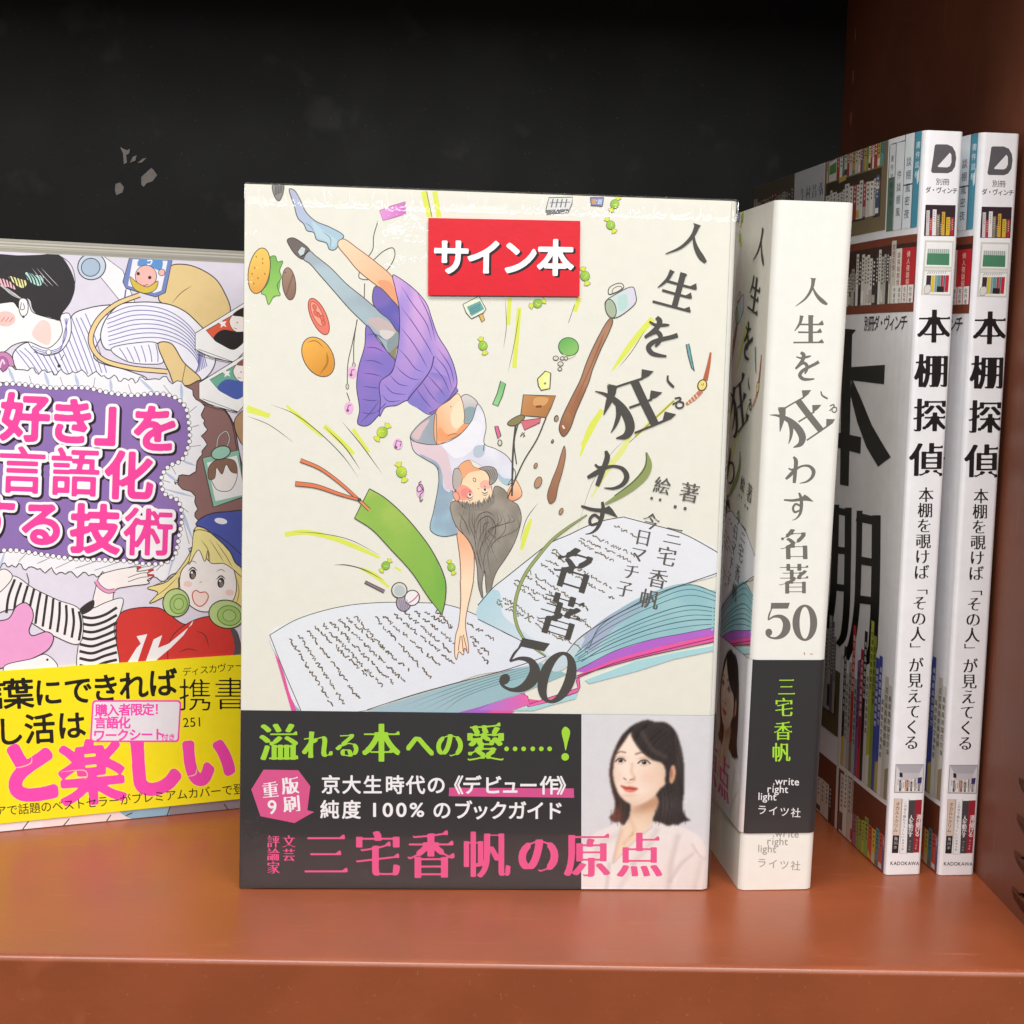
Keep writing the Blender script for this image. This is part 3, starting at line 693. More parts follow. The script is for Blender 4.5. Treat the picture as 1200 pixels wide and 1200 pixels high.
    p.fill([(310, 612), (380, 640), (440, 680), (472, 760), (480, 850), (520, 880), (560, 870), (545, 930), (520, 962), (526, 1010), (560, 1112), (580, 1172), (490, 1192), (420, 1176), (385, 1140), (410, 1010), (440, 850), (446, 780), (430, 702), (350, 648)], '#a9b7c2', grad=((420, 700), (470, 1150), '#9fc0cf'), wash=('#93a6b8', 24, 7))
    p.fill([(470, 545), (600, 480), (690, 380), (740, 400), (720, 520), (640, 620), (560, 640), (510, 600)], '#ebe9ef'); p.fill([(700, 560), (770, 555), (760, 620), (720, 640), (690, 620)], '#b7c3cf'); p.fill([(860, 740), (900, 780), (950, 790), (925, 830), (870, 790)], '#a9c3d2')
    for q in ([(243, 490), (260, 517), (350, 543), (430, 546), (520, 522), (600, 470), (680, 372), (720, 262), (760, 320), (778, 420), (766, 540), (842, 575), (920, 622), (962, 682), (966, 762), (930, 832)], [(243, 490), (270, 590), (340, 642), (430, 702), (446, 780), (440, 850), (410, 1010), (385, 1140), (420, 1176), (490, 1192), (580, 1172)], [(766, 540), (758, 590)], [(430, 702), (445, 720)], [(930, 832), (975, 800), (985, 740), (970, 712)]):
        p.line(q, INK, 5)
    # ---- neck, face, hair
    p.T = cf
    p.fill([(545, 760), (560, 715), (600, 720), (612, 800), (590, 860), (555, 860)], '#b9b0a8', line=INK, lw=5)
    p.fill([(586, 702), (655, 656), (692, 702), (782, 732), (806, 775), (816, 850), (822, 900), (745, 965), (640, 965), (585, 942), (560, 925), (556, 885), (600, 828), (612, 762)], '#f9d7b0', grad=((650, 700), (700, 920), '#f8dab6'), line='#9a5f48', lw=5)
    p.fill([(590, 704), (655, 658), (690, 702), (740, 725), (660, 745), (615, 790), (608, 752)], '#ecaa7c'); p.fill([(600, 830), (660, 850), (690, 900), (640, 935), (585, 935), (562, 920), (560, 885)], '#f0a08e', grad=((640, 890), (680, 900), '#f5bfa4'))
    p.fill(ellipse(775, 830, 42, 34, 0), '#f2b6a4', smooth=False); p.fill(ellipse(640, 885, 40, 34, 0), '#ec8f84', smooth=False)
    p.line([(685, 795), (700, 808), (706, 792), (694, 780), (684, 790)], '#8a4a42', 5); p.line([(720, 852), (728, 858)], '#b06a58', 5, smooth=False)
    for x, y in ((665, 900), (770, 865)):
        p.fill(ellipse(x, y, 16, 15, 0, 16), '#f5efe6', smooth=False); p.dot(x, y-3, 10, '#6a5148'); p.line([(x-26, y+14), (x, y+24), (x+24, y+10)], '#4a3a34', 6, taper=True); p.line([(x-22, y+30), (x+2, y+38), (x+26, y+24)], '#4a3a34', 4, taper=True)
        p.line([(x-4, y-28), (x+3, y-18)], '#5a4038', 5, smooth=False)
    p.fill([(730, 715), (780, 700), (835, 710), (858, 760), (845, 800), (805, 830), (800, 775), (775, 735)], '#9d968e', line='#57504a', lw=5)
    for k in range(4): p.line([(760+k*20, 712), (790+k*16, 745), (815+k*8, 800)], '#57504a', 4, taper=True)
    p.T = lambda q: q
    HAIR = [(528, 590), (535, 587), (547, 596), (563, 597), (577, 585), (580, 570), (590, 573), (600, 587), (607, 592), (611, 606), (608, 622), (601, 640), (592, 655), (582, 670), (577, 685), (576, 704), (580, 716), (586, 724), (575, 714), (570, 692), (568, 668), (565, 684), (566, 702), (561, 688), (559, 664), (555, 644), (547, 630), (537, 620), (530, 606)]
    p.fill(HAIR, '#a3998b', grad=((560, 600), (575, 700), '#8a8680'), wash=('#857c70', 22, 9), line='#57504a', lw=.9)
    rr = random.Random(3)
    for k in range(15):
        x = 546+k*4+rr.uniform(-2, 2); e = rr.uniform(.35, 1); q0 = (x, 602-abs(k-8)*.9+rr.uniform(-3, 6)); q3 = (570+(k-8)*.8+rr.uniform(-2, 2), 684+rr.uniform(-10, 14))
        p.line([q0, (x+2+(k-8)*.7+rr.uniform(-2, 2), 600+25*e), (566+(k-8)*1.5+rr.uniform(-2, 2), 600+55*e), (q0[0]+(q3[0]-q0[0])*e, q0[1]+(q3[1]-q0[1])*e)], '#5c554e', .75, taper=True)
    for q in ([(556, 615), (562, 603), (572, 600), (580, 606)], [(558, 626), (562, 610), (572, 605), (580, 614), (580, 640)], [(566, 632), (568, 614), (574, 612)], [(537, 600), (545, 612), (551, 628)]): p.line(q, '#4d463f', .9, taper=True)
    p.T = cf
    p.fill([(600, 962), (612, 938), (628, 960), (645, 940), (664, 968), (690, 948), (704, 972), (730, 930), (742, 962), (768, 925), (778, 950), (800, 900), (808, 925), (824, 880), (845, 900), (835, 960), (760, 1010), (660, 1010)], '#8c847b', smooth=False)
    fr = random.Random(9)
    for k in range(15):
        x = 606+k*15+fr.uniform(-5, 5); y = 962-(k > 8)*(k-8)*10+fr.uniform(-8, 8); p.line([(x, y-fr.uniform(6, 26)), (x+fr.uniform(0, 8), y+8), (x+fr.uniform(4, 26), y+fr.uniform(24, 44))], '#5a5048', 4.5, taper=True)
    p.fill([(545, 885), (575, 880), (590, 930), (570, 942), (552, 920)], '#f0a890', line='#8a5a48', lw=4); p.dot(565, 872, 5, INK); p.dot(530, 872, 4, INK); p.dot(541, 872, 4, INK)
    p.fill([(930, 880), (955, 830), (982, 790), (1010, 830), (1030, 880), (1025, 910), (962, 942), (935, 925)], '#f4c69c', grad=((990, 830), (950, 930), '#eda279'), line='#8c5a42', lw=5)
    # ---- bag, books, mug, coffee on the right
    p.T = c5
    p.line([(170, 1290), (160, 1190), (185, 1085)], INK, 5); p.line([(130, 1440), (200, 1280), (260, 1180), (300, 1085)], INK, 6); p.line([(168, 1100), (155, 1230), (150, 1430)], INK, 8)
    p.fill([(200, 985), (270, 988), (342, 990), (322, 1040), (300, 1085), (240, 1080), (188, 1076)], '#c58b55', smooth=False, grad=((210, 1000), (320, 1070), '#b0743f'), line=INK, lw=4); p.fill([(250, 1000), (310, 1002), (295, 1030), (245, 1030)], '#d7a066'); p.line([(255, 1038), (280, 1036)], '#7a4a28', 10, smooth=False)
    p.fill([(130, 1112), (150, 1092), (192, 1074), (206, 1082), (170, 1118), (140, 1120)], '#8f8255', line=INK, lw=4)
    p.fill([(188, 1100), (278, 1088), (272, 1108), (205, 1140)], '#d5707f', smooth=False, line='#8a3c4a', lw=4); p.line([(190, 1165), (205, 1150), (200, 1172)], INK, 4, smooth=False); p.line([(186, 1170), (196, 1150), (208, 1168)], INK, 3, smooth=False)
    p.fill([(262, 916), (296, 882), (320, 890), (316, 958), (278, 966), (266, 946)], '#eeec92', smooth=False, line=INK, lw=5); p.fill([(290, 905), (316, 900), (312, 950), (288, 955)], '#f2f0a8', smooth=False); p.line([(292, 940), (298, 932)], '#8a7a30', 8, smooth=False)
    p.fill([(100, 925), (122, 938), (108, 990), (88, 1035), (65, 1026), (85, 980)], '#7cc07a', smooth=False, grad=((105, 940), (75, 1020), '#93cf8a'), line=INK, lw=4)
    p.fill([(74, 1124), (88, 1122), (102, 1165), (88, 1178), (80, 1150)], '#df6d96', smooth=False, line=INK, lw=4); p.fill(ellipse(97, 1196, 9, 13, 0, 12), '#d8d2c2', smooth=False, line=INK, lw=4)
    p.fill([(575, 545), (575, 520), (600, 502), (630, 498), (640, 515)], '#e3dfcf', line=INK, lw=4); p.fill([(590, 540), (592, 525), (610, 512), (628, 512), (632, 520)], '#e3dfcf', line=INK, lw=3)
    p.fill([(560, 578), (600, 548), (680, 514), (692, 545), (694, 578), (660, 615), (606, 648), (580, 645), (562, 612)], '#c7ddd0', grad=((580, 580), (690, 560), '#d9d2e2'), line=INK, lw=4)
    p.fill([(615, 560), (650, 545), (655, 600), (625, 620)], '#b8d6cf'); p.fill(ellipse(583, 608, 23, 42, -14), '#a9b59a', smooth=False, line=INK, lw=4)
    p.fill([(585, 648), (592, 662), (578, 706), (542, 782), (502, 880), (490, 922), (470, 972), (432, 1060), (402, 1140), (376, 1168), (358, 1142), (364, 1100), (410, 1000), (450, 920), (474, 852), (500, 790), (535, 720), (568, 664)], '#bb8d70', grad=((580, 660), (390, 1130), '#a36a48'), wash=('#96603f', 40, 10), line=INK, lw=4)
    p.fill([(365, 1110), (395, 1060), (410, 1095), (392, 1140), (375, 1160), (362, 1140)], '#8f5f42', grad=((370, 1150), (400, 1070), '#a87752')); p.line([(372, 1120), (380, 1135)], '#e6d6c2', 8, taper=True)
    for k in range(3): p.line([(560-k*6, 700+k*20), (500-k*6, 850+k*15), (440-k*10, 990+k*20)], '#8e5a3c', 3.5, taper=True)
    p.fill(ellipse(398, 775, 44, 40, 10), '#6fb05a', smooth=False, grad=((380, 750), (410, 805), '#8cc26a'), line='#3f6a34', lw=4)
    p.line([(372, 808), (395, 822), (430, 812)], '#e0dbc6', 9, taper=True)
    for x, y, r in ((342, 825, 12), (386, 826, 9), (363, 850, 12), (360, 873, 9), (370, 826, 9)): p.fill(ellipse(x, y, r, r*.8, 0, 14), '#d9d2bf', smooth=False, line=INK, lw=3.5)
    for x, y, r in ((344, 1088, 10), (328, 1190, 6)): p.fill(ellipse(x, y, r*.8, r*1.3, 20, 14), '#b98c6c', smooth=False, line=INK, lw=3)
    p.fill([(914, 766), (926, 762), (938, 820), (950, 882), (938, 868), (922, 810)], '#6fa6a8', smooth=False, line=INK, lw=4); p.line([(930, 775), (942, 850)], '#3f6a6e', 4, smooth=False)
    p.line([(1022, 800, 8), (1012, 860, 16), (998, 922, 22)], '#b5613c'); p.line([(982, 968, 20), (950, 1000, 20), (915, 1028, 12)], '#c07a5c'); p.fill(ellipse(985, 944, 19, 24, 20, 20), '#e8d67a', smooth=False, line='#5a3a24', lw=5); p.line([(980, 938), (988, 946), (992, 935)], INK, 3, smooth=False)
    for k in range(4): p.line([(920+k*12, 1012-k*10), (930+k*12, 1028-k*10)], '#f0e2cc', 3.5, smooth=False)
    # ---- top edge bits and sweets
    p.fill([(312, 122), (416, 120), (412, 150), (396, 186), (300, 194), (298, 176)], '#dcdcd8', smooth=False, line='#5f5d5a', lw=4); p.fill([(298, 176), (300, 196), (396, 188), (398, 172)], '#77777a', smooth=False)
    for k in range(4): p.line([(330+k*20, 128), (322+k*20, 165)], '#6d6d70', 5, smooth=False)
    p.line([(315, 145), (405, 142)], '#6d6d70', 3, smooth=False)
    p.fill([(492, 122), (552, 122), (546, 160), (496, 156)], '#7d86b4', smooth=False, line='#5a4a3c', lw=4); p.fill([(500, 128), (520, 128), (518, 152), (500, 150)], '#c89a6a', smooth=False); p.fill([(526, 130), (546, 130), (542, 152), (524, 150)], '#b7c0dc', smooth=False)
    for x, y, a, s in ((600, 150, 120, 20), (582, 242, 60, 20), (470, 465, 75, 22), (262, 585, 160, 20), (22, 770, 75, 21)): candy(p, x, y, a, s)
    p.T = c4
    p.fill([(1090, 628), (1165, 590), (1198, 650), (1185, 668), (1130, 695), (1106, 668)], '#e9ecd2', smooth=False, line=INK, lw=4); p.fill([(1108, 640), (1170, 612), (1190, 650), (1130, 684)], '#6aa6a4', smooth=False); p.fill([(1165, 680), (1182, 672), (1192, 700), (1178, 710)], '#e0b45a', smooth=False, line=INK, lw=3)
    for k in range(4): p.line([(1122, 650+k*8), (1172, 625+k*9)], '#4f8886', 4, smooth=False)
    p.T = c6
    for x, y, a, s, c in ((712, 105, -50, 26, '#c9dc3a'), (802, 292, 70, 26, '#c9dc3a'), (728, 730, 130, 20, '#8fc046'), (1036, 738, 70, 19, '#a9cc50')): candy(p, x, y, a, s, c)
    p.dot(786, 160, 22, '#e6b8d8', ry=26); p.line([(772, 172), (780, 145), (802, 150), (796, 172)], '#8c4a84', 5, smooth=False); p.dot(776, 176, 7, '#8c4a84')
    p.dot(890, 378, 18, '#e6b8d8', ry=34); p.line([(895, 335), (884, 345), (900, 375), (880, 385), (876, 365), (895, 350), (905, 380), (890, 400), (892, 430), (902, 418)], '#7a4a76', 5)
    p.fill([(628, 812), (634, 802), (724, 846), (718, 858)], '#8f7a80', smooth=False, line=INK, lw=4)
    # ---- open book
    p.T = lambda q: q
    p.fill([(352, 836), (430, 834), (482, 817), (532, 802), (590, 788), (632, 776), (665, 790), (612, 812), (540, 836)], '#a3bcc6', smooth=False, grad=((480, 830), (640, 790), '#93b9be'))
    p.fill([(316, 745), (321, 742), (352, 838), (343, 838)], '#e4579c', smooth=False); p.fill([(317, 744), (322, 748), (355, 838), (349, 838)], '#8fb6ba', smooth=False)
    p.fill([(534, 836), (575, 825), (615, 812), (618, 818), (582, 836)], '#a866c4', smooth=False); p.fill([(570, 836), (612, 818), (640, 822), (622, 832), (618, 818), (600, 836)], '#e75a9d', smooth=False)
    p.fill([(316, 744), (345, 727), (377, 716), (410, 709), (445, 706), (485, 706), (520, 708), (545, 715), (570, 727), (587, 739), (613, 752), (641, 769), (632, 777), (590, 786), (560, 791), (532, 801), (482, 815), (430, 832), (352, 833), (330, 780)], '#e3e6ea', grad=((400, 720), (600, 790), '#dfe2ec'))
    p.line([(316, 744), (345, 727), (377, 716), (410, 709), (445, 706), (485, 706), (520, 708), (545, 715), (570, 727), (587, 739), (613, 752), (641, 769)], INK, .9); p.line([(641, 769), (590, 786), (532, 801), (482, 815), (430, 832)], INK, 1); p.line([(316, 744), (330, 780), (353, 834)], INK, .9)
    for k in range(5): p.line([(632, 776+k*3), (590, 788+k*3), (540, 803+k*4), (470+k*12, 828+k*2)], '#5f7f86', .7, taper=True)
    p.T = c7
    p.fill([(640, 472), (760, 504), (900, 545), (1066, 634), (1062, 716), (920, 764), (780, 812), (640, 885), (540, 940), (440, 1010), (382, 1080), (300, 1088), (200, 1022), (100, 970), (0, 920), (0, 860), (70, 780), (120, 740), (220, 660), (320, 585), (400, 550), (480, 512), (560, 486)], '#e4e5ea', grad=((700, 600), (250, 1000), '#dfe4ea'))
    p.fill([(0, 866), (60, 792), (95, 800), (110, 900), (180, 960), (260, 1020), (310, 1075), (290, 1085), (200, 1022), (100, 970), (0, 920)], '#b4d2dc', grad=((40, 850), (280, 1060), '#d5dfe6'))
    p.fill([(400, 1085), (470, 1000), (560, 920), (680, 842), (800, 790), (920, 764), (1000, 790), (1064, 806), (1060, 955), (940, 985), (760, 1020), (600, 1070), (480, 1122), (410, 1142)], '#aacdd2', grad=((500, 1020), (1000, 860), '#9ac4c8'), wash=('#8fbcc4', 40, 11))
    p.fill([(450, 1030), (540, 930), (700, 838), (780, 806), (720, 880), (600, 960), (500, 1060)], '#a6aec6', grad=((520, 980), (720, 860), '#98b4c2')); p.fill([(300, 1085), (382, 1080), (440, 1012), (470, 1005), (420, 1090), (380, 1140), (330, 1150)], '#c5d3da')
    rl = random.Random(8)
    for k in range(8):
        t = min(1, max(0, k/7+rl.uniform(-.05, .05))); p.line([(430-t*30+rl.uniform(0, 60), 1050+t*70), (540+t*30, 950+t*110), (760-t*10, 830+t*165), (930, 770+t*190), (1062, 812+t*135)], '#4e6e78', 3.2 if k % 3 else 4.5)
    p.fill([(430, 1150), (600, 1062), (760, 1012), (900, 985), (1060, 954), (1060, 985), (900, 1018), (800, 1042), (600, 1098), (470, 1152)], '#b465c8', smooth=False); p.fill([(440, 1165), (600, 1098), (800, 1042), (1060, 985), (1056, 1016), (880, 1050), (700, 1092), (500, 1150), (440, 1182)], '#ea5a9f', smooth=False)
    p.fill([(470, 1190), (700, 1104), (880, 1066), (1052, 1036), (1050, 1058), (860, 1098), (700, 1150), (490, 1205)], '#a9d3d8', smooth=False)
    p.line([(430, 1182), (600, 1115), (800, 1062), (1058, 1000)], '#7a2a5c', 4); p.line([(430, 1172), (700, 1095), (1056, 1018)], INK, 3.5); p.line([(430, 1150), (600, 1062), (760, 1012), (900, 985), (1060, 954)], '#56406a', 3)
    p.line([(640, 472), (760, 504), (900, 545), (1066, 634)], INK, 4); p.line([(1062, 716), (920, 764), (780, 812), (640, 885), (540, 940), (440, 1010), (382, 1080)], INK, 4); p.line([(0, 860), (70, 780), (120, 740), (220, 660), (320, 585), (400, 550), (480, 512), (560, 486), (640, 472)], INK, 4); p.line([(0, 920), (100, 970), (200, 1022), (300, 1088)], INK, 3.5)
    p.T = c9
    p.fill([(205, 210), (235, 225), (242, 262), (330, 232), (470, 186), (462, 150), (475, 135), (480, 180), (468, 205), (340, 250), (240, 275), (215, 245)], '#ea6aa6', smooth=False, line='#8a3a66', lw=4); p.fill([(0, 290), (60, 262), (210, 212), (240, 262), (160, 292)], '#b974cc', smooth=False, grad=((60, 280), (230, 230), '#e469ac'))
    p.fill([(160, 292), (240, 275), (340, 252), (470, 208), (460, 235), (330, 270), (260, 292)], '#a9d3d8', smooth=False)
    # ---- hand-written lines on the pages
    p.T = lambda q: q; p.hold = True
    L = [((340, 748), (390, 828)), ((350, 744), (404, 826)), ((361, 738), (421, 820)), ((369, 733), (430, 793)), ((378, 731), (449, 805)), ((387, 728), (462, 802)), ((397, 726), (475, 800)), ((406, 724), (480, 786)), ((416, 722), (455, 765)), ((439, 723), (505, 795)), ((449, 722), (519, 783)), ((462, 719), (534, 779)), ((474, 717), (530, 765)), ((486, 716), (540, 760)), ((498, 717), (530, 736)), ((511, 716), (533, 738)), ((547, 730), (580, 750)), ((552, 745), (575, 768)), ((554, 752), (572, 778))]
    for i, (a, b) in enumerate(L): scribble(p, a, b, 1.7, 2.2, i)
    R = [((720, 616), (750, 632)), ((694, 628), (745, 652)), ((680, 630), (745, 660)), ((678, 634), (720, 658)), ((648, 644), (664, 655)), ((646, 648), (718, 690)), ((640, 655), (720, 702)), ((634, 660), (660, 680)), ((618, 668), (690, 715)), ((616, 674), (650, 698)), ((603, 680), (690, 730)), ((602, 684), (632, 704)), ((590, 700), (640, 733)), ((584, 702), (660, 752)), ((582, 706), (610, 722)), ((640, 700), (694, 735)), ((655, 745), (690, 765))]
    for i, (a, b) in enumerate(R): scribble(p, a, b, 1.6, 2.0, 100+i, '#756a56')
    p.hold = False; p.lv += 1
    p.T = c6
    # ---- ribbon and leaf-shaped bookmark
    p.line([(328, 236, 20), (420, 275, 18), (520, 348, 17), (604, 424, 15)], INK); p.line([(328, 236, 14), (420, 275, 12), (520, 348, 12), (604, 424, 10)], '#e48054')
    p.line([(304, 346, 24), (400, 358, 22), (510, 395, 18), (602, 422, 14)], INK); p.line([(306, 346, 18), (400, 358, 16), (510, 395, 12), (602, 422, 9)], '#e27a50')
    p.fill([(652, 370), (720, 410), (800, 480), (880, 570), (952, 672), (1008, 802), (1006, 900), (992, 962), (930, 882), (850, 762), (750, 652), (662, 560), (582, 508), (612, 440)], '#acc55a', smooth=False, grad=((640, 430), (960, 860), '#76b044'), wash=('#8cb84c', 40, 6))
    p.line([(652, 370), (720, 410), (800, 480), (880, 570), (952, 672), (1008, 802), (1006, 900), (992, 962)], INK, 5); p.line([(992, 962), (930, 882), (850, 762), (750, 652), (662, 560), (582, 508)], INK, 4); p.line([(652, 370), (582, 508)], INK, 4, smooth=False)
    p.line([(600, 420, 16), (652, 470, 18)], INK, smooth=False); p.line([(600, 420, 9), (652, 470, 11)], '#e9945c', smooth=False); p.dot(605, 422, 9, INK)
    p.T = c6
    HB = [(1140, 800), (1128, 860), (1112, 930), (1102, 1008), (1116, 1105), (1115, 1142), (1098, 1118), (1092, 1150), (1072, 1135), (1060, 1172), (1052, 1150), (1056, 1060), (1070, 1010), (1080, 900), (1078, 800)]
    p.fill(HB, '#f7dcbc', smooth=False); p.line(HB, '#8c5a42', 4)
    for q in ([(1078, 1060), (1068, 1130)], [(1085, 1060), (1092, 1135)], [(1092, 1055), (1110, 1130)]): p.line(q, '#9a6248', 4, smooth=False)
    # ---- vine and coffee drops
    p.T = c7
    p.line([(740, 188, 8), (752, 240, 26), (735, 285, 34), (690, 330, 34), (620, 380, 24), (560, 415, 10)], '#8f9a5e'); p.line([(742, 190, 4), (735, 250, 7), (690, 310, 7), (600, 380, 5)], '#5e6a3a')
    p.line([(480, 462, 6), (400, 515, 12), (330, 570, 14), (265, 645, 16), (205, 730, 16), (168, 830, 16), (165, 920, 15), (205, 1010, 12), (300, 1085, 8)], '#5e6a3a'); p.line([(480, 462, 3), (400, 515, 7), (330, 570, 9), (265, 645, 11), (205, 730, 11), (168, 830, 11), (165, 920, 10), (205, 1010, 7), (300, 1085, 4)], '#9ba566')
    p.fill([(380, 160), (385, 200), (372, 270), (352, 340), (338, 400), (318, 412), (306, 380), (322, 320), (350, 250), (368, 190)], '#ab7a5c', grad=((370, 200), (320, 400), '#9a6a4c'), line=INK, lw=3)
    for x, y, rx, ry in ((265, 320, 15, 26), (254, 246, 7, 12), (345, 40, 8, 12), (366, 447, 8, 15), (328, 138, 4, 7)): p.fill(ellipse(x, y, rx, ry, 22, 16), '#b98c6c', smooth=False, line=INK, lw=3)
    p.T = c6
    for x, y, rx, ry, r_, c in ((812, 905, 34, 40, 0, '#a99fae'), (792, 846, 36, 36, -25, '#d9d6cf'), (852, 882, 34, 36, 20, '#eee9ea')): p.fill(ellipse(x, y, rx, ry, r_), c, smooth=False, line=INK, lw=5)
    p.fill(ellipse(793, 848, 25, 27, -20), '#b9c4c0', smooth=False); p.line([(830, 910), (860, 890), (885, 862)], '#b5507c', 5)
    for k in range(5): p.line([(792+k*9, 890), (800+k*8, 940)], '#8a7f90', 3.5, smooth=False)
    # ---- title, slanting down the right side
    DK = '#4b4743'
    T0 = lambda q: q
    put_letter(p, 'hito', s2, DK, (808, 284), .216, 15); put_letter(p, 'sei', s2, DK, (792, 340.5), .215, 15); put_letter(p, 'wo', s3, DK, (774.5, 396), .225, 13)
    put_letter(p, 'kuru', s3, DK, (744, 475), .212, 12); put_letter(p, 'ku', s3, DK, (785.5, 447), .22, 15); put_letter(p, 'ru', s3, DK, (795, 472), .22, 15)
    put_letter(p, 'wa', s3, DK, (714.5, 552), .226, 15); put_letter(p, 'su', s3, DK, (700, 608), .215, 14)
    p.T = T0
    p.glyph('名', (673, 667), 52, DK, 'mincho', .022, rot=17); p.glyph('著', (656, 721), 54, DK, 'mincho', .02, rot=17)
    put_letter(p, 'five', s4, DK, (613, 780), .25, 12, .12); put_letter(p, 'zero', s4, DK, (653, 794), .245, 12, .1)
    for ch, q in zip('著：三宅香帆', [(808, 577), (797.5, 601), (789, 628), (781, 652), (771, 678), (761, 702)]): p.glyph(ch, q, 24, '#5c5852', 'minchos', .0, rot=12 if ch != '：' else 100)
    for ch, q in zip('絵：今日マチ子', [(776, 569), (769, 590), (763, 611), (754, 630), (748, 649), (740, 670), (732, 690)]): p.glyph(ch, q, 20.5, '#5c5852', 'minchos', .0, rot=12 if ch != '：' else 100)
    # ---- spine
    p.clone_frame(SPINE, S1, H1, W1, 0); sp = '#8a8680'
    p.T = T0
    p.fill([(904, 225), (1010, 225), (958, 1055), (861, 1055)], (231, 229, 221), smooth=False)
    G = '#6f6b66'
    for n_, t in (('hito', s2), ('sei', s2), ('wo', s3), ('kuru', s3), ('ku', s3), ('ru', s3), ('wa', s3), ('su', s3), ('five', s4), ('zero', s4)): put_letter(p, n_, t, G)
    p.T = s4
    p.glyph('名', (607, 110), 230, G, 'mincho', .018, skew=-.02); p.glyph('著', (600, 352), 226, G, 'mincho', .014)
    p.T = s5
    logo(p, 312, '#a09c94')
    p.T = s4
    p.line([(672, 870), (676, 888)], '#b06a50', 6, smooth=False); p.line([(712, 882), (735, 882)], '#b08a70', 5, smooth=False)
    return p
def logo(p, dy, col):
    p.words('.write', (374, 497+dy*.985), 62, col, wt=.012, rot=2); p.words('right', (340, 542+dy*.985), 62, col, wt=.012, rot=2); p.words('light', (287, 586+dy*.985), 62, col, wt=.012, rot=2)
    p.text('ライツ社', (312, 644+dy), (66, 6), 60, col, wt=.008, rot=3)

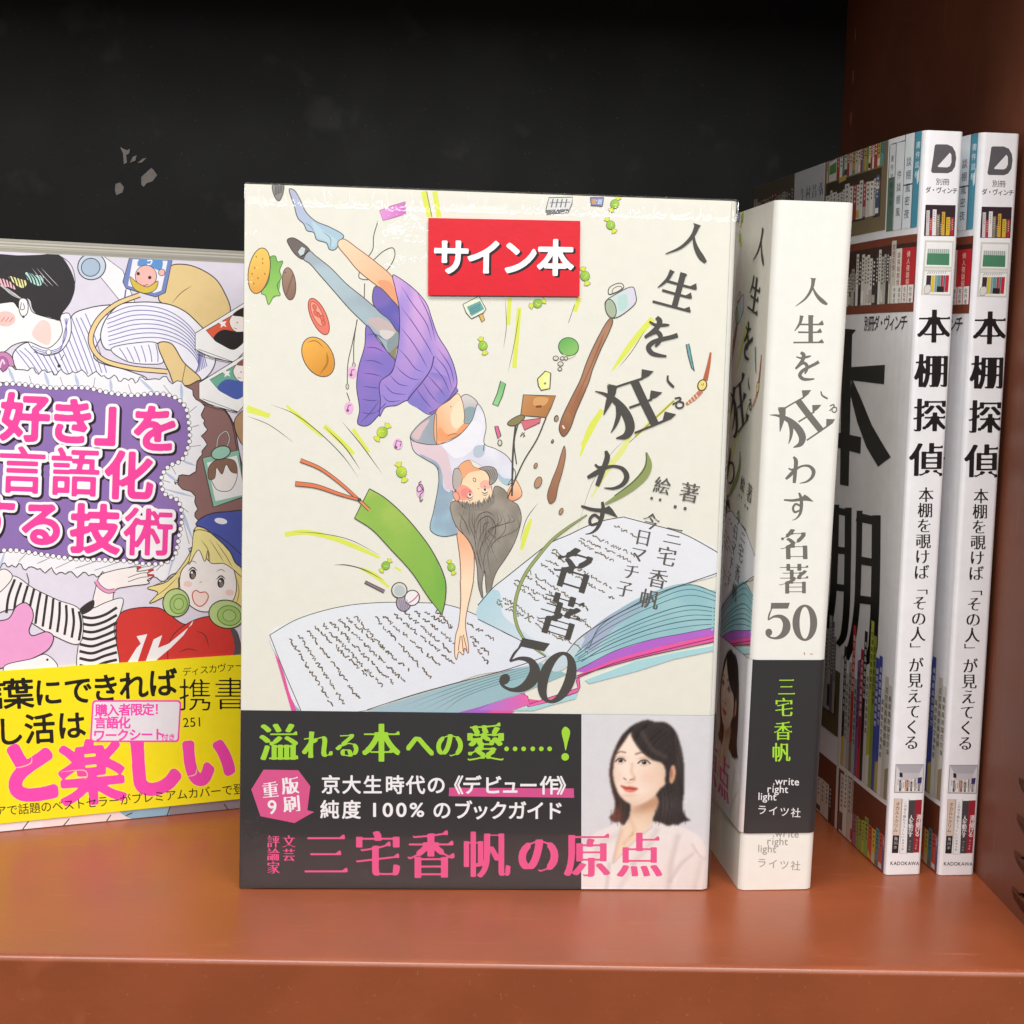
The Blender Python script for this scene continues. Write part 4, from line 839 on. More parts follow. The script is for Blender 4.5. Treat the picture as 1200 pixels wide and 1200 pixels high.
def band_art():
    bw = 49.3
    p = Print(FRONT, W1, H1, (52, 50, 51)); p.rect = (0, 0, 2*W1+S1, bw)
    PK = '#e8578f'; GR = '#a3d83a'
    p.T = lambda q: q
    # portrait panel of a woman in a white blouse
    p.T = at(680, 820, 5.218)
    def paint(X, Y):
        sh = X.shape; P = np.c_[X.ravel(), Y.ravel()]; rs = np.random.RandomState(2)
        def mask(pts, soft=1.0, smooth=True):
            m = (winding([crom(pts, True, 8) if smooth else pts], P) != 0).reshape(sh).astype(float)
            return blur(m, soft) if soft else m
        def stroke(pts, w):
            q = np.array(crom([(*a[:2], 0) for a in pts], False, 8))[:, :2]; d = np.full(sh, 1e9)
            for (ax, ay), (bx, by) in zip(q[:-1], q[1:]):
                dx, dy = bx-ax, by-ay; t = np.clip(((X-ax)*dx+(Y-ay)*dy)/max(dx*dx+dy*dy, 1e-9), 0, 1); d = np.minimum(d, np.hypot(X-ax-t*dx, Y-ay-t*dy))
            return np.exp(-(d/w)**2)
        def spot(x, y, rx, ry, rot=0):
            c, s_ = math.cos(math.radians(rot)), math.sin(math.radians(rot)); u = (X-x)*c+(Y-y)*s_; v = -(X-x)*s_+(Y-y)*c
            return np.exp(-(u/rx)**2-(v/ry)**2)
        def mix(C, m, col): return C*(1-m[..., None])+np.array(col, float)*m[..., None]
        def fibres(k, amp):      # hair strands: streaks that follow x warped by y
            n = rs.rand(400); return amp*(np.interp((k % 400), np.arange(400), n)-.5)
        C = np.zeros(sh+(3,))+np.array((220., 219., 222.)); C -= (np.clip((X-500)/900, 0, 1)*10)[..., None]
        C = mix(C, .35*spot(660, 575, 60, 45), (230, 230, 232))
        # blouse
        bl = mask([(250, 760), (150, 790), (80, 825), (40, 900), (10, 1250), (800, 1250), (775, 930), (720, 832), (600, 770), (470, 745), (440, 780), (330, 870), (200, 1000)], 1.2)
        B = np.zeros(sh+(3,))+np.array((237., 230., 227.)); B = mix(B, np.clip((X-300)/700, 0, 1)*np.clip((Y-760)/420, 0, 1)*.8, (218, 203, 197))
        for q, w, k in (([(600, 840), (560, 1000), (540, 1180)], 22, .5), ([(690, 950), (620, 1010), (555, 1110)], 16, .55), ([(470, 800), (420, 900), (330, 1000)], 24, .4), ([(690, 890), (740, 960), (775, 975)], 12, .5), ([(225, 830), (120, 900), (90, 1020)], 26, .35), ([(180, 1010), (160, 1180)], 14, .5), ([(330, 1010), (240, 1160)], 20, .3), ([(740, 1000), (700, 1170)], 20, .35)):
            B = mix(B, k*stroke(q, w), (200, 186, 181)); B = mix(B, .5*k*stroke([(x+w*1.3, y) for x, y in q], w*.8), (248, 244, 242))
        C = mix(C, bl, B)
        # neck and chest
        nk = mask([(300, 590), (400, 590), (500, 530), (492, 640), (455, 705), (440, 765), (330, 868), (262, 935), (200, 1003), (222, 885), (258, 772), (300, 715)], 1.4)
        K = np.zeros(sh+(3,))+np.array((242., 216., 192.)); K = mix(K, np.clip((X-330)/150, 0, 1)*np.clip((790-Y)/150, 0, 1), (206, 162, 130)); K = mix(K, .7*spot(400, 650, 110, 38, -22), (186, 138, 104)); K = mix(K, .35*stroke([(300, 720), (330, 800), (270, 880)], 14), (214, 172, 140))
        K = mix(K, .4*stroke([(250, 800), (222, 900), (200, 1000)], 16), (206, 164, 134)); C = mix(C, nk, K)
        C = mix(C, .5*stroke([(440, 780), (330, 870), (205, 1000)], 7), (205, 192, 186)); C = mix(C, .5*stroke([(250, 765), (222, 880), (200, 1000)], 6), (208, 196, 190))
        C = mix(C, .6*stroke([(302, 838), (325, 824), (320, 812)], 3.5), (196, 164, 96))
        # hair behind
        hb = mask([(410, 124), (455, 134), (520, 139), (576, 182), (612, 270), (634, 380), (637, 550), (628, 670), (650, 718), (676, 740), (640, 746), (612, 758), (600, 768), (570, 762), (545, 774), (500, 756), (470, 748), (445, 742), (462, 690), (480, 620), (440, 560), (330, 560), (312, 620), (308, 670), (298, 722), (262, 768), (240, 748), (215, 752), (194, 744), (180, 718), (204, 690), (213, 630), (196, 560), (181, 480), (184, 390), (212, 300), (266, 205), (332, 150)], 1.3)
        Hc = np.zeros(sh+(3,))+np.array((52., 45., 43.)); Hc = mix(Hc, .8*np.clip((300-X)/110, 0, 1), (82, 56, 48)); Hc = mix(Hc, .8*spot(215, 715, 45, 60), (128, 74, 60)); Hc = mix(Hc, .55*spot(540, 640, 90, 60), (78, 72, 70)); Hc = mix(Hc, .5*spot(430, 175, 90, 30, 10), (84, 76, 72)); Hc = mix(Hc, .4*spot(600, 380, 24, 150), (86, 74, 66))
        k1 = X*.42+18*np.sin(Y/140)+Y*.02; Hc += (fibres(k1, 22)+fibres(k1*2.3+91, 12))[..., None]*np.array((1, .92, .88))
        C = mix(C, hb, Hc)
        # ear
        er = mask(ellipse(564, 456, 19, 58, 6), 1.2, False); E = mix(np.zeros(sh+(3,))+np.array((224., 172., 140.)), spot(560, 455, 9, 34), (176, 118, 92)); C = mix(C, er, E)
        # face
        fc = mask([(316, 200), (266, 262), (222, 332), (205, 402), (202, 470), (217, 532), (246, 590), (298, 634), (345, 646), (400, 628), (452, 592), (492, 545), (524, 512), (530, 420), (505, 360), (440, 300), (380, 230)], 1.3)
        Fc = np.zeros(sh+(3,))+np.array((250., 228., 210.)); Fc = mix(Fc, np.clip((X-360)/190, 0, 1)**1.5*.85, (220, 182, 154)); Fc = mix(Fc, .6*np.clip((Y-560)/90, 0, 1), (226, 190, 164)); Fc = mix(Fc, .35*np.clip((240-X)/50, 0, 1), (214, 178, 150))
        Fc = mix(Fc, .5*spot(300, 300, 70, 50), (253, 232, 212)); Fc = mix(Fc, .35*spot(285, 420, 22, 60), (255, 238, 222)); Fc = mix(Fc, .3*spot(410, 470, 60, 50), (236, 180, 156)); Fc = mix(Fc, .25*spot(238, 470, 24, 44), (240, 190, 170))
        Fc = mix(Fc, .4*stroke([(318, 395), (316, 440), (330, 470)], 12), (216, 168, 138)); Fc = mix(Fc, .45*spot(300, 508, 30, 10), (214, 168, 142)); Fc = mix(Fc, .35*spot(305, 585, 46, 12), (218, 172, 144)); Fc = mix(Fc, .3*spot(250, 355, 34, 18), (220, 178, 152)); Fc = mix(Fc, .3*spot(392, 362, 44, 20), (208, 162, 132))
        Fc = mix(Fc, .75*stroke([(268, 480), (280, 489)], 5), (150, 96, 78)); Fc = mix(Fc, .8*stroke([(306, 491), (326, 485)], 5), (156, 100, 82)); Fc = mix(Fc, .4*stroke([(332, 472), (338, 488), (326, 496)], 5), (184, 132, 106))
        for x, y, w, t in ((246, 373, 27, -2), (390, 384, 34, 3)):
            e = mask([(x-w, y+6), (x-w*.4, y-11), (x+w*.4, y-12), (x+w, y+2+t), (x+w*.4, y+12), (x-w*.5, y+13)], .8); Fc = mix(Fc, e, (232, 220, 212)); Fc = mix(Fc, e*mask(ellipse(x+2, y, 14, 14, 0), .8, False), (58, 38, 31)); Fc = mix(Fc, e*mask(ellipse(x+2, y+1, 7, 7, 0), .6, False), (22, 15, 13)); Fc = mix(Fc, .9*spot(x-3, y-5, 3.6, 3.6), (245, 242, 240))
            Fc = mix(Fc, .85*stroke([(x-w-1, y+4), (x-w*.4, y-13), (x+w*.5, y-13), (x+w+4, y+3+t)], 4.5), (58, 40, 33)); Fc = mix(Fc, .4*stroke([(x-w*.8, y-24), (x, y-28), (x+w, y-18)], 4), (190, 146, 118)); Fc = mix(Fc, .4*stroke([(x-w*.6, y+18), (x+w*.2, y+20), (x+w*.9, y+10)], 5), (206, 160, 136))
        Fc = mix(Fc, .62*stroke([(220, 330), (248, 318), (276, 323)], 6), (120, 88, 70)); Fc = mix(Fc, .6*stroke([(342, 332), (385, 322), (428, 344)], 7), (116, 84, 66))
        lp = mask([(248, 525), (284, 531), (304, 529), (355, 545), (320, 565), (285, 562), (264, 545)], 1.1); Lc = mix(np.zeros(sh+(3,))+np.array((208., 88., 76.)), spot(300, 555, 26, 6), (232, 132, 116)); Lc = mix(Lc, .8*stroke([(250, 527), (300, 543), (354, 545)], 4), (140, 46, 42)); Fc = mix(Fc, .95*lp, Lc)
        C = mix(C, fc, Fc)
        # fringe sweeping across the brow and down past the ear
        hf = mask([(312, 204), (335, 262), (380, 322), (440, 366), (505, 392), (524, 440), (520, 505), (536, 505), (548, 440), (552, 398), (575, 392), (590, 330), (560, 230), (470, 160), (380, 150)], 1.3)
        H2 = np.zeros(sh+(3,))+np.array((52., 45., 43.)); k2 = (X+Y*.62)*.36+9*np.sin((X-Y)/90); H2 += (fibres(k2, 24)+fibres(k2*2.1+37, 12))[..., None]*np.array((1, .9, .85)); H2 = mix(H2, .5*stroke([(380, 200), (440, 300), (520, 350)], 16), (98, 82, 73)); C = mix(C, hf, H2)
        C = mix(C, .45*stroke([(316, 205), (345, 268), (390, 326), (445, 366)], 5), (96, 72, 58))
        for k in range(16):
            x = 190+k*30; y = 735+12*math.sin(k*2.1)
            if not 300 < x < 440: C = mix(C, .4*stroke([(x, y-60), (x+6*math.sin(k), y-10), (x+10*math.sin(k*1.7), y+26)], 3.2), (70, 54, 48))
        C += rs.normal(0, 1.6, sh)[..., None]
        return np.clip(C, 0, 255)
    p.photo(8, 30, 915, 1200, 4.3, paint)
    # ---- lettering
    p.T = c8
    for ch, x, s in (('溢', 228, 190), ('れ', 405, 146), ('る', 548, 132), ('本', 708, 190), ('へ', 888, 146), ('の', 1028, 140), ('愛', 1196, 190)): p.glyph(ch, (x, 440 if s > 150 else 450), s, GR, 'mincho', .022 if s > 150 else .03)
    p.T = c9
    for x in (135, 175, 215, 258, 298, 337): p.dot(x, 470, 11, GR)
    p.fill([(394, 385), (410, 366), (432, 385), (422, 440), (412, 478), (404, 440)], GR); p.dot(410, 508, 18, GR)
    p.fill([(-134, 652), (450, 656), (452, 700), (-136, 692)], '#d65590', smooth=False)
    p.T = c8; WH = (240, 238, 240)
    for ch, x in zip('京大生時代の《デビュー作》', (470, 568, 667, 770, 868, 965, 1048, 1132, 1230, 1312, 1398, 1495, 1575)): p.glyph(ch, (x, 637+(x-470)*.004), 92, WH, 'sans', .024)
    for ch, x in zip('純度のブックガイド', (465, 567, 992, 1090, 1172, 1258, 1345, 1432, 1518)): p.glyph(ch, (x, 754+(x-470)*.006), 92, WH, 'sans', .024)
    p.words('100%', (650, 788), 92, WH, wt=.022, track=.1, sx=1.12)
    for ch, x, s in (('三', 447, 232), ('宅', 690, 226), ('香', 940, 236), ('帆', 1200, 232), ('の', 1445, 206), ('原', 1676, 226), ('点', 1920, 222)): p.glyph(ch, (x, 964+(x-440)*.003), s, PK, 'mincho', {'の': .036, '帆': .012, '三': .03}.get(ch, .022))
    for ch, q in zip('文芸評論家', ((273, 905), (273, 968), (200, 905), (200, 966), (200, 1028))): p.glyph(ch, q, 62, PK, 'minchos', .01)
    p.fill([(97, 660), (155, 567), (318, 570), (374, 645), (360, 758), (392, 766), (352, 788), (300, 818), (140, 786)], '#d8588c', smooth=False)
    for ch, q, s in (('版', (280, 642), 84), ('刷', (287, 727), 84), ('重', (186, 662), 82), ('9', (218, 738), 92)): p.glyph(ch, q, s, (240, 236, 238), 'minchos' if ch != '9' else 'sans', .016, rot=-5)
    # ---- spine of the band (taken from the copy whose band has slid up 16.5 mm)
    p.clone_frame(SPINE, S1, H1, W1, -SLIDE); p.T = lambda q: q
    p.fill([(885, 700), (985, 700), (958, 1060), (866, 1060)], (52, 50, 51), smooth=False)
    p.T = s5
    for ch, q in zip('三宅香帆', ((455, -75), (440, 45), (435, 182), (424, 308))): p.glyph(ch, q, 118, GR, 'minchos', .004, sx=.95)
    logo(p, 0, (226, 225, 226))
    return p, bw
SLIDE = 16.6
JACKET = jacket_art()
BAND, BW = band_art()

def make_book(label, loc, rot, band_up, wrapped, shear=0.0):
    t = thing('book', label, 'book', loc, rot, 'two copies of the white illustrated book')
    wrap = Wrap(W1, S1, H1, 2.2)
    def sh(o):
        if shear:
            for v in o.data.vertices: v.co.x += v.co.z*shear
        return o
    bm = bmesh.new(); lay = bm.verts.layers.float_color.new('ink')
    sheet(bm, lay, wrap, 0, 2*W1+S1, 0, H1, JACKET.paper, 0.5, 0.0)
    JACKET.bake(bm, lay, wrap.place, wrap.stops())
    sh(link('dust_jacket', bm, M_JACKET, t))
    bm = bmesh.new(); box(bm, 2.5*MM, 0.9*MM, 1.2*MM, (W1-1.4)*MM, (S1-.9)*MM, (H1-2.5)*MM, 0.0005)
    sh(link('page_block', bm, M_PAGES, t))
    bm = bmesh.new(); lay = bm.verts.layers.float_color.new('ink'); off = JACKET.lv*STEP+0.05+0.15
    up = lambda u, v, z: wrap.place(u, v+band_up, z)
    class Up:      # the band wraps the same book a little way up
        bulge = wrap.bulge; stops = wrap.stops; place = staticmethod(up)
    sheet(bm, lay, Up, 0, 2*W1+S1, 0, BW, BAND.paper, 0.15, off+.0)
    BAND.bake(bm, lay, up, wrap.stops(), dz=off)
    sh(link('paper_band', bm, M_BAND, t))
    if wrapped:
        fo = off+BAND.lv*STEP+0.06
        p = Print([(502, 256.3), (679.5, 260), (678.7, 348), (501.7, 346.3)], 10, 10, '#e11f30'); p.clone_frame(FRONT, W1, H1)
        p.T = lambda q: q
        R_ = [(502, 256.3), (679.5, 260), (678.7, 348), (501.7, 346.3)]
        for k, (ch, x) in enumerate(zip('サイン本', (529, 567.5, 608.5, 650.5))):
            p.glyph(ch, (x+2.4, 304), 44, '#2c1a1e', 'sans', .042, rot=1)
        for k, (ch, x) in enumerate(zip('サイン本', (529, 567.5, 608.5, 650.5))):
            p.glyph(ch, (x, 301.5+k*.3), 44, (245, 243, 245), 'sans', .034, rot=1)
        bm = bmesh.new(); lay = bm.verts.layers.float_color.new('ink')
        q = p.uv(R_); c = (*s2l(rgb('#d41c2c')), 1)
        zo, zi = fo+0.14, fo+0.03
        a = [bm.verts.new(wrap.place(u, v, zo)) for u, v in q]; b = [bm.verts.new(wrap.place(u, v, zi)) for u, v in q]
        for x in a+b: x[lay] = c
        bm.faces.new(a); bm.faces.new(b[::-1])
        for k in range(4): bm.faces.new((a[k], a[(k+1) % 4], b[(k+1) % 4], b[k]))
        p.rect = (0, 0, W1, H1); p.bake(bm, lay, wrap.place, dz=zo)
        sh(link('sticker', bm, M_COVER, t))
        # clear shrink film, a thin tight skin with creases along its seams
        bm = bmesh.new(); box(bm, -0.15*MM, -fo*MM, 0.05*MM, (W1+fo-.1)*MM, (S1+fo)*MM, (H1+0.5)*MM, 0.0007)
        for f in bm.faces: f.smooth = f.calc_area() < 0.0006
        link('shrink_film', bm, M_FILM, t)
    return t
make_book('white illustrated book facing forward in clear film with red sticker on its cover', (-61.10*MM, -47.92*MM, 0.35*MM), (-0.0124, 0, 0.0383), 0.0, True)
cy_ = 0.0788
make_book('white illustrated book standing spine out beside the film wrapped copy, its dark band slid up', ((76.31-math.sin(cy_)*W1)*MM, (-42.67+math.cos(cy_)*W1)*MM, 0.1*MM), (0.004, 0, cy_-math.pi/2), SLIDE, False, 0.035)

print('LEVELS', JACKET.lv, BAND.lv, len(JACKET.F), len(BAND.F))

# ================================================================== the pink and purple illustrated book at the left
LQ = [(32.4, 297.2), (457.4, 318.0), (450.1, 931.0), (40.8, 971.2)]
LW, LH, LX = 118.0, 171.45, 41.0        # cover width, height and how far it runs left of the traced corner
l1 = at(0, 280, 4); l2 = at(0, 560, 4); l3 = at(0, 750, 4)
BKL = '#3a3433'
def frill(p, pts, amp, n):
    """a gathered lace edge: scallops set outwards along a curve"""
    c = crom(pts, False, 10); out = []
    d = np.r_[0, np.cumsum([math.dist(c[i][:2], c[i+1][:2]) for i in range(len(c)-1)])]
    for k in range(n*6+1):
        t = k/(n*6)*d[-1]; i = min(int(np.searchsorted(d, t, 'right'))-1, len(c)-2); f = (t-d[i])/max(d[i+1]-d[i], 1e-6)
        x = c[i][0]+(c[i+1][0]-c[i][0])*f; y = c[i][1]+(c[i+1][1]-c[i][1])*f
        tx, ty = c[i+1][0]-c[i][0], c[i+1][1]-c[i][1]; L = math.hypot(tx, ty) or 1
        a = amp*(0.78+0.22*abs(math.sin(k/6*math.pi)))*(1+0.12*math.sin(k*1.7))
        out.append((x+ty/L*a, y-tx/L*a))
    return c, out
def left_art():
    p = Print(LQ, 110, LH, (220, 214, 227)); p.rect = (-LX, 0, LW-LX, LH)
    SH = '#ebeaf2'; TAN = '#e3c78d'; BL = '#6a68a8'
    p.T = l1
    # tan bag, tube, card with a child's face
    p.fill([(800, 130), (860, 122), (930, 140), (1010, 190), (1050, 250), (1080, 330), (1070, 360), (930, 425), (860, 350), (780, 312), (745, 290), (760, 200)], TAN, line=BKL, lw=5)
    p.line([(805, 305), (850, 255), (900, 222)], BKL, 3, taper=True)
    p.fill([(380, 130), (470, 180), (560, 290), (590, 330), (640, 320), (575, 150), (480, 80)], '#eeedf0', smooth=False, line=BKL, lw=3)
    p.fill(ellipse(430, 132, 66, 62, -20), '#c4d2e0', smooth=False, line=BKL, lw=5); p.fill(ellipse(425, 136, 44, 42, -20), '#a9bccf', smooth=False, line=BKL, lw=4)
    p.fill([(606, 92), (808, 102), (775, 255), (730, 275), (590, 235), (576, 205)], '#7486bd', smooth=False, line=BKL, lw=4); p.fill([(622, 98), (786, 106), (756, 245), (724, 256), (600, 222)], '#eceaf0', smooth=False)
    p.fill([(656, 96), (760, 102), (752, 150), (700, 132), (645, 128)], '#5f93cf'); p.fill(ellipse(684, 178, 50, 52, 8), '#f0b8b0', smooth=False, line=BKL, lw=3); p.fill([(610, 180), (640, 205), (690, 228), (740, 200), (730, 240), (680, 258), (628, 235)], '#d6bb4c', line=BKL, lw=3)
    p.fill(ellipse(758, 160, 15, 16), '#f0b8b0', smooth=False, line=BKL, lw=3); p.dot(648, 166, 8, BKL); p.dot(702, 184, 8, BKL); p.line([(650, 212), (672, 222), (694, 216)], '#b05a52', 4)
    p.line([(690, 105), (712, 105), (704, 122), (690, 122)], '#eef2f8', 6)
    p.line([(590, 240), (582, 300)], '#6a68a8', 7, smooth=False)
    # striped shirt and long sleeve
    p.fill([(60, 545), (130, 488), (200, 540), (270, 520), (325, 460), (338, 362), (420, 326), (520, 312), (560, 314), (500, 420), (440, 560), (600, 620), (690, 660), (660, 690), (560, 680), (420, 660), (250, 640), (100, 640)], SH, line=BKL, lw=5)
    for k in range(16):
        t = k/15; p.line([(70+t*330, 520-t*180+20*math.sin(k)), (110+t*330, 570-t*120), (170+t*330, 650-t*20)], BL, 4)
    p.fill([(560, 312), (640, 300), (720, 300), (800, 312), (870, 345), (930, 400), (990, 470), (1012, 560), (990, 625), (942, 665), (900, 640), (850, 580), (790, 492), (742, 492), (640, 490), (500, 522), (472, 470), (490, 390)], SH, line=BKL, lw=5)
    for k in range(8):
        t = k/7; p.line([(500+t*10, 360+t*140), (620+t*30, 318+t*150), (760+t*10, 330+t*140), (860+t*15, 385+t*130), (930, 470+t*120), (970-t*60, 600+t*40)], BL, 4)
    p.fill([(520, 520), (640, 490), (740, 495), (765, 580), (700, 590), (590, 575)], SH, line=BKL, lw=4)
    for k in range(6): p.line([(560+k*34, 515-k*4), (580+k*32, 545), (600+k*28, 580)], BL, 4)
    p.fill([(742, 492), (800, 492), (860, 580), (942, 665), (885, 692), (822, 690), (792, 625), (770, 580)], TAN, line=BKL, lw=5); p.line([(870, 590), (850, 690)], BKL, 3, smooth=False)
    p.line([(655, 265, 26), (540, 312, 26), (455, 390, 28), (425, 480, 28), (470, 560, 26), (600, 605, 26), (785, 625, 26)], BKL); p.line([(655, 265, 17), (540, 312, 17), (455, 390, 19), (425, 480, 19), (470, 560, 17), (600, 605, 17), (785, 625, 17)], '#e9cc93')
    # brown jacket at right, keyring photo
    p.fill([(700, 690), (880, 690), (940, 665), (1000, 690), (1040, 780), (1090, 860), (1120, 1000), (1160, 1300), (860, 1320), (820, 1100), (860, 900), (840, 760)], '#8e6a66', line=BKL, lw=5)
    p.line([(1020, 770), (1080, 850), (1110, 990)], BKL, 4); p.line([(1080, 850), (1130, 900)], BKL, 5, smooth=False); p.fill([(1100, 850), (1180, 790), (1180, 1000), (1130, 960)], '#b58f6a', line=BKL, lw=4)
    p.line([(1015, 985), (1025, 930), (1060, 905), (1075, 940), (1060, 985)], '#55504c', 9); p.line([(1015, 985), (1025, 930), (1060, 905), (1075, 940), (1060, 985)], '#c9c4bc', 4)
    p.fill([(948, 1030), (1120, 992), (1145, 1200), (1160, 1205), (1000, 1260)], '#8fc0a8', smooth=False, line=BKL, lw=5)
    p.fill([(970, 1052), (1110, 1018), (1150, 1200), (1010, 1232)], '#edecec', smooth=False)
    p.fill([(985, 1080), (1040, 1035), (1095, 1045), (1112, 1110), (1080, 1180), (1020, 1180), (990, 1130)], '#f1eae6', line=BKL, lw=3)
    p.fill([(980, 1130), (978, 1075), (1010, 1040), (1060, 1032), (1100, 1045), (1110, 1100), (1085, 1095), (1060, 1060), (1040, 1105), (1015, 1075), (1005, 1125)], '#8a6a58', line=BKL, lw=3)
    p.fill(ellipse(1035, 1005, 46, 30, -18), '#9cc8b4', smooth=False, line=BKL, lw=5)
    # stacked picture cards at the right edge
    for (ox, oy, c, hair, cloth) in ((0, 0, '#dc5f45', '#2c2524', '#2b2727'), (18, 232, '#6fae94', '#8a5a4c', '#4c5fa8')):
        q = lambda L: [(x+ox, y+oy) for x, y in L]
        for k in range(6): p.line(q([(925, 545-k*16), (1000, 552-k*17), (1090, 575-k*8)]), BKL, 3)
        p.fill(q([(915, 445), (1150, 300), (1190, 480), (1100, 582), (990, 560), (915, 520)]), '#efeeec', smooth=False, line=BKL, lw=4)
        p.fill(q([(965, 432), (1150, 325), (1190, 440), (1095, 522), (1000, 470)]), c, smooth=False, line=BKL, lw=3)
        p.fill(q([(1075, 385), (1110, 345), (1160, 350), (1160, 440), (1110, 440), (1085, 420)]), '#f3eae4', line=BKL, lw=3)
        p.fill(q([(1090, 360), (1140, 325), (1180, 330), (1180, 400), (1140, 370)]), hair); p.fill(q([(1000, 470), (1040, 430), (1110, 438), (1170, 440), (1100, 522), (1040, 500)]), cloth)
        p.fill(q([(1035, 380), (1045, 392), (1062, 388), (1054, 402), (1062, 416), (1046, 410), (1034, 420), (1036, 404), (1024, 394), (1036, 392)]), '#f4eeee', smooth=False)
        p.dot(1112+ox, 395+oy, 3, BKL); p.line(q([(1095, 420), (1110, 424)]), '#b05a52', 3, smooth=False)
        for k in range(3): p.line(q([(930, 520+k*14), (1000, 545+k*12), (1095, 580+k*4)]), BKL, 2.5, smooth=False)
    # head in profile, black hair with a rainbow shine
    p.fill([(-60, 300), (80, 298), (95, 280), (125, 284), (140, 320), (152, 345), (235, 375), (282, 388), (292, 440), (262, 490), (220, 516), (130, 485), (60, 502), (20, 532), (-60, 545)], '#f0edec', line=BKL, lw=4)
    p.fill([(195, 384), (228, 395), (240, 470), (225, 500), (150, 452)], '#ecd0c8'); p.fill(ellipse(25, 378, 48, 36), '#eec4bd', smooth=False)
    for k in range(3): p.line([(5+k*20, 392), (22+k*20, 370)], '#b8746a', 3, smooth=False)
    p.fill([(220, 516), (262, 490), (292, 440), (284, 362), (322, 352), (334, 400), (326, 470), (280, 532), (210, 548), (158, 522), (134, 486)], SH, line=BKL, lw=4)
    for k in range(3): p.line([(150+k*4, 505+k*14), (215, 528+k*7), (280, 512+k*8), (312-k*6, 450), (304+k*8, 375)], BL, 3.5)
    p.dot(228, 534, 12, '#eeeef4', line=BKL, lw=3)
    p.fill([(-60, 74), (0, 74), (80, 80), (180, 78), (272, 76), (322, 132), (352, 220), (330, 300), (292, 352), (276, 386), (232, 370), (180, 360), (152, 332), (140, 290), (118, 280), (92, 286), (86, 328), (60, 300), (-10, 308), (-60, 300)], '#2e2a2d')
    p.line([(272, 76), (330, 120), (352, 190), (346, 240)], BKL, 3)
    for pts, c in (([(0, 190), (30, 195), (60, 215), (72, 240), (40, 228), (10, 225)], '#f0b9c4'), ([(40, 178), (90, 190), (128, 205), (110, 232), (80, 222)], '#e6e39a'), ([(120, 160), (165, 172), (205, 180), (190, 222), (150, 210), (128, 190)], '#aeddd3')):
        p.fill(pts, c)
    rr = random.Random(4)
    for k in range(16): p.line([(-10+k*13, 150+rr.uniform(-14, 14)), (8+k*14, 190), (22+k*14, 245+rr.uniform(-16, 14))], '#2e2a2d', 6, taper=True)
    for k in range(4): p.line([(-20+k*10, 210+k*6), (40+k*8, 240+k*10), (110+k*5, 290)], '#d9d5d6', 2.5, taper=True)
    for k in range(3): p.line([(150+k*22, 140), (190+k*25, 190), (225+k*25, 226)], '#c9c5c6', 2.5, taper=True)
    p.fill([(88, 300), (98, 282), (122, 286), (132, 320), (124, 358), (104, 366), (92, 345)], '#f0edec', line=BKL, lw=4); p.line([(100, 300), (98, 335), (114, 330), (110, 305)], BKL, 3.5); p.dot(110, 368, 6, BKL)
    p.line([(-40, 310), (40, 300), (65, 296)], BKL, 3)
    p.dot(277, 598, 8, BKL); p.line([(255, 555), (278, 600)], BKL, 3, smooth=False); p.line([(285, 570), (300, 545)], BKL, 3, smooth=False)
    # pink badge
    p.fill(ellipse(5, 605, 60, 74, 18), '#c987b2', smooth=False, line=BKL, lw=4); p.fill(ellipse(3, 600, 36, 46, 18), '#b06aa0', smooth=False, line='#8c4a80', lw=3); p.line([(-5, 620), (12, 570), (22, 590)], '#e9cfe0', 8)
    # lace plate behind the title
    A = [(-60, 690), (60, 682), (160, 692), (250, 702), (330, 700), (410, 702), (500, 722), (620, 736), (740, 728), (820, 746), (868, 790), (884, 860), (886, 960), (850, 1040), (795, 1066), (762, 1105), (755, 1150), (775, 1200), (832, 1228), (852, 1300), (838, 1400), (815, 1490), (765, 1522), (680, 1526), (590, 1512), (460, 1506), (330, 1500), (200, 1482), (60, 1462), (-60, 1470)]
    c, o = frill(p, A, 78, 34)
    h = p.hold
    p.fill([q for q in o]+[(-80, 1470), (-80, 690)], '#ecebee', smooth=False); p.line(o, BKL, 4.5, smooth=False)
    for k in range(8, len(o)-4, 6):
        m = c[min(len(c)-1, int(k/len(o)*len(c)))]; p.line([(m[0], m[1]), ((m[0]+o[k][0]*2)/3, (m[1]+o[k][1]*2)/3)], '#8f8a96', 3, taper=True)
        if k % 4 == 0: p.fill([(m[0], m[1]), ((m[0]+o[k][0])/2+6, (m[1]+o[k][1])/2), (o[k][0]-4, o[k][1]+3), ((m[0]+o[k][0])/2-8, (m[1]+o[k][1])/2+6)], '#b9c3dc')
    p.fill(A, '#8d6fae', line=BKL, lw=5)
    d = 0; last = None; p.hold = True
    for q in crom(A, False, 24):
        if last is None or math.dist(q, last) >= 27: p.dot(q[0], q[1], 12, BKL, 12); last = q
    p.lv += 1; last = None
    for q in crom(A, False, 24):
        if last is None or math.dist(q, last) >= 27: p.dot(q[0], q[1], 9.5, '#f3f1f4', 12); last = q
    p.hold = h; p.lv += 1
    # rounded pink title with white and black rims
    TT = [('好', 118, 838, 236), ('き', 338, 856, 230), ('」', 575, 846, 262), ('を', 728, 890, 232), ('言', 104, 1086, 232), ('語', 352, 1096, 238), ('化', 604, 1110, 234), ('す', -38, 1312, 232), ('る', 196, 1336, 224), ('技', 446, 1362, 240), ('術', 696, 1376, 236)]
    for wt, c, dx in ((.108, '#2b2226', 7), (.09, '#f2eff2', 0), (.038, '#f0459c', 0)):
        p.hold = True
        for ch, x, y, s in TT: p.glyph(ch, (x+dx, y+dx), s, c, 'round', wt-(.016 if ch in '語言術' and wt < .05 else 0), rot=2)
        p.hold = False; p.lv += 1
    # ---- lower half: girl in a red jacket
    p.T = l2
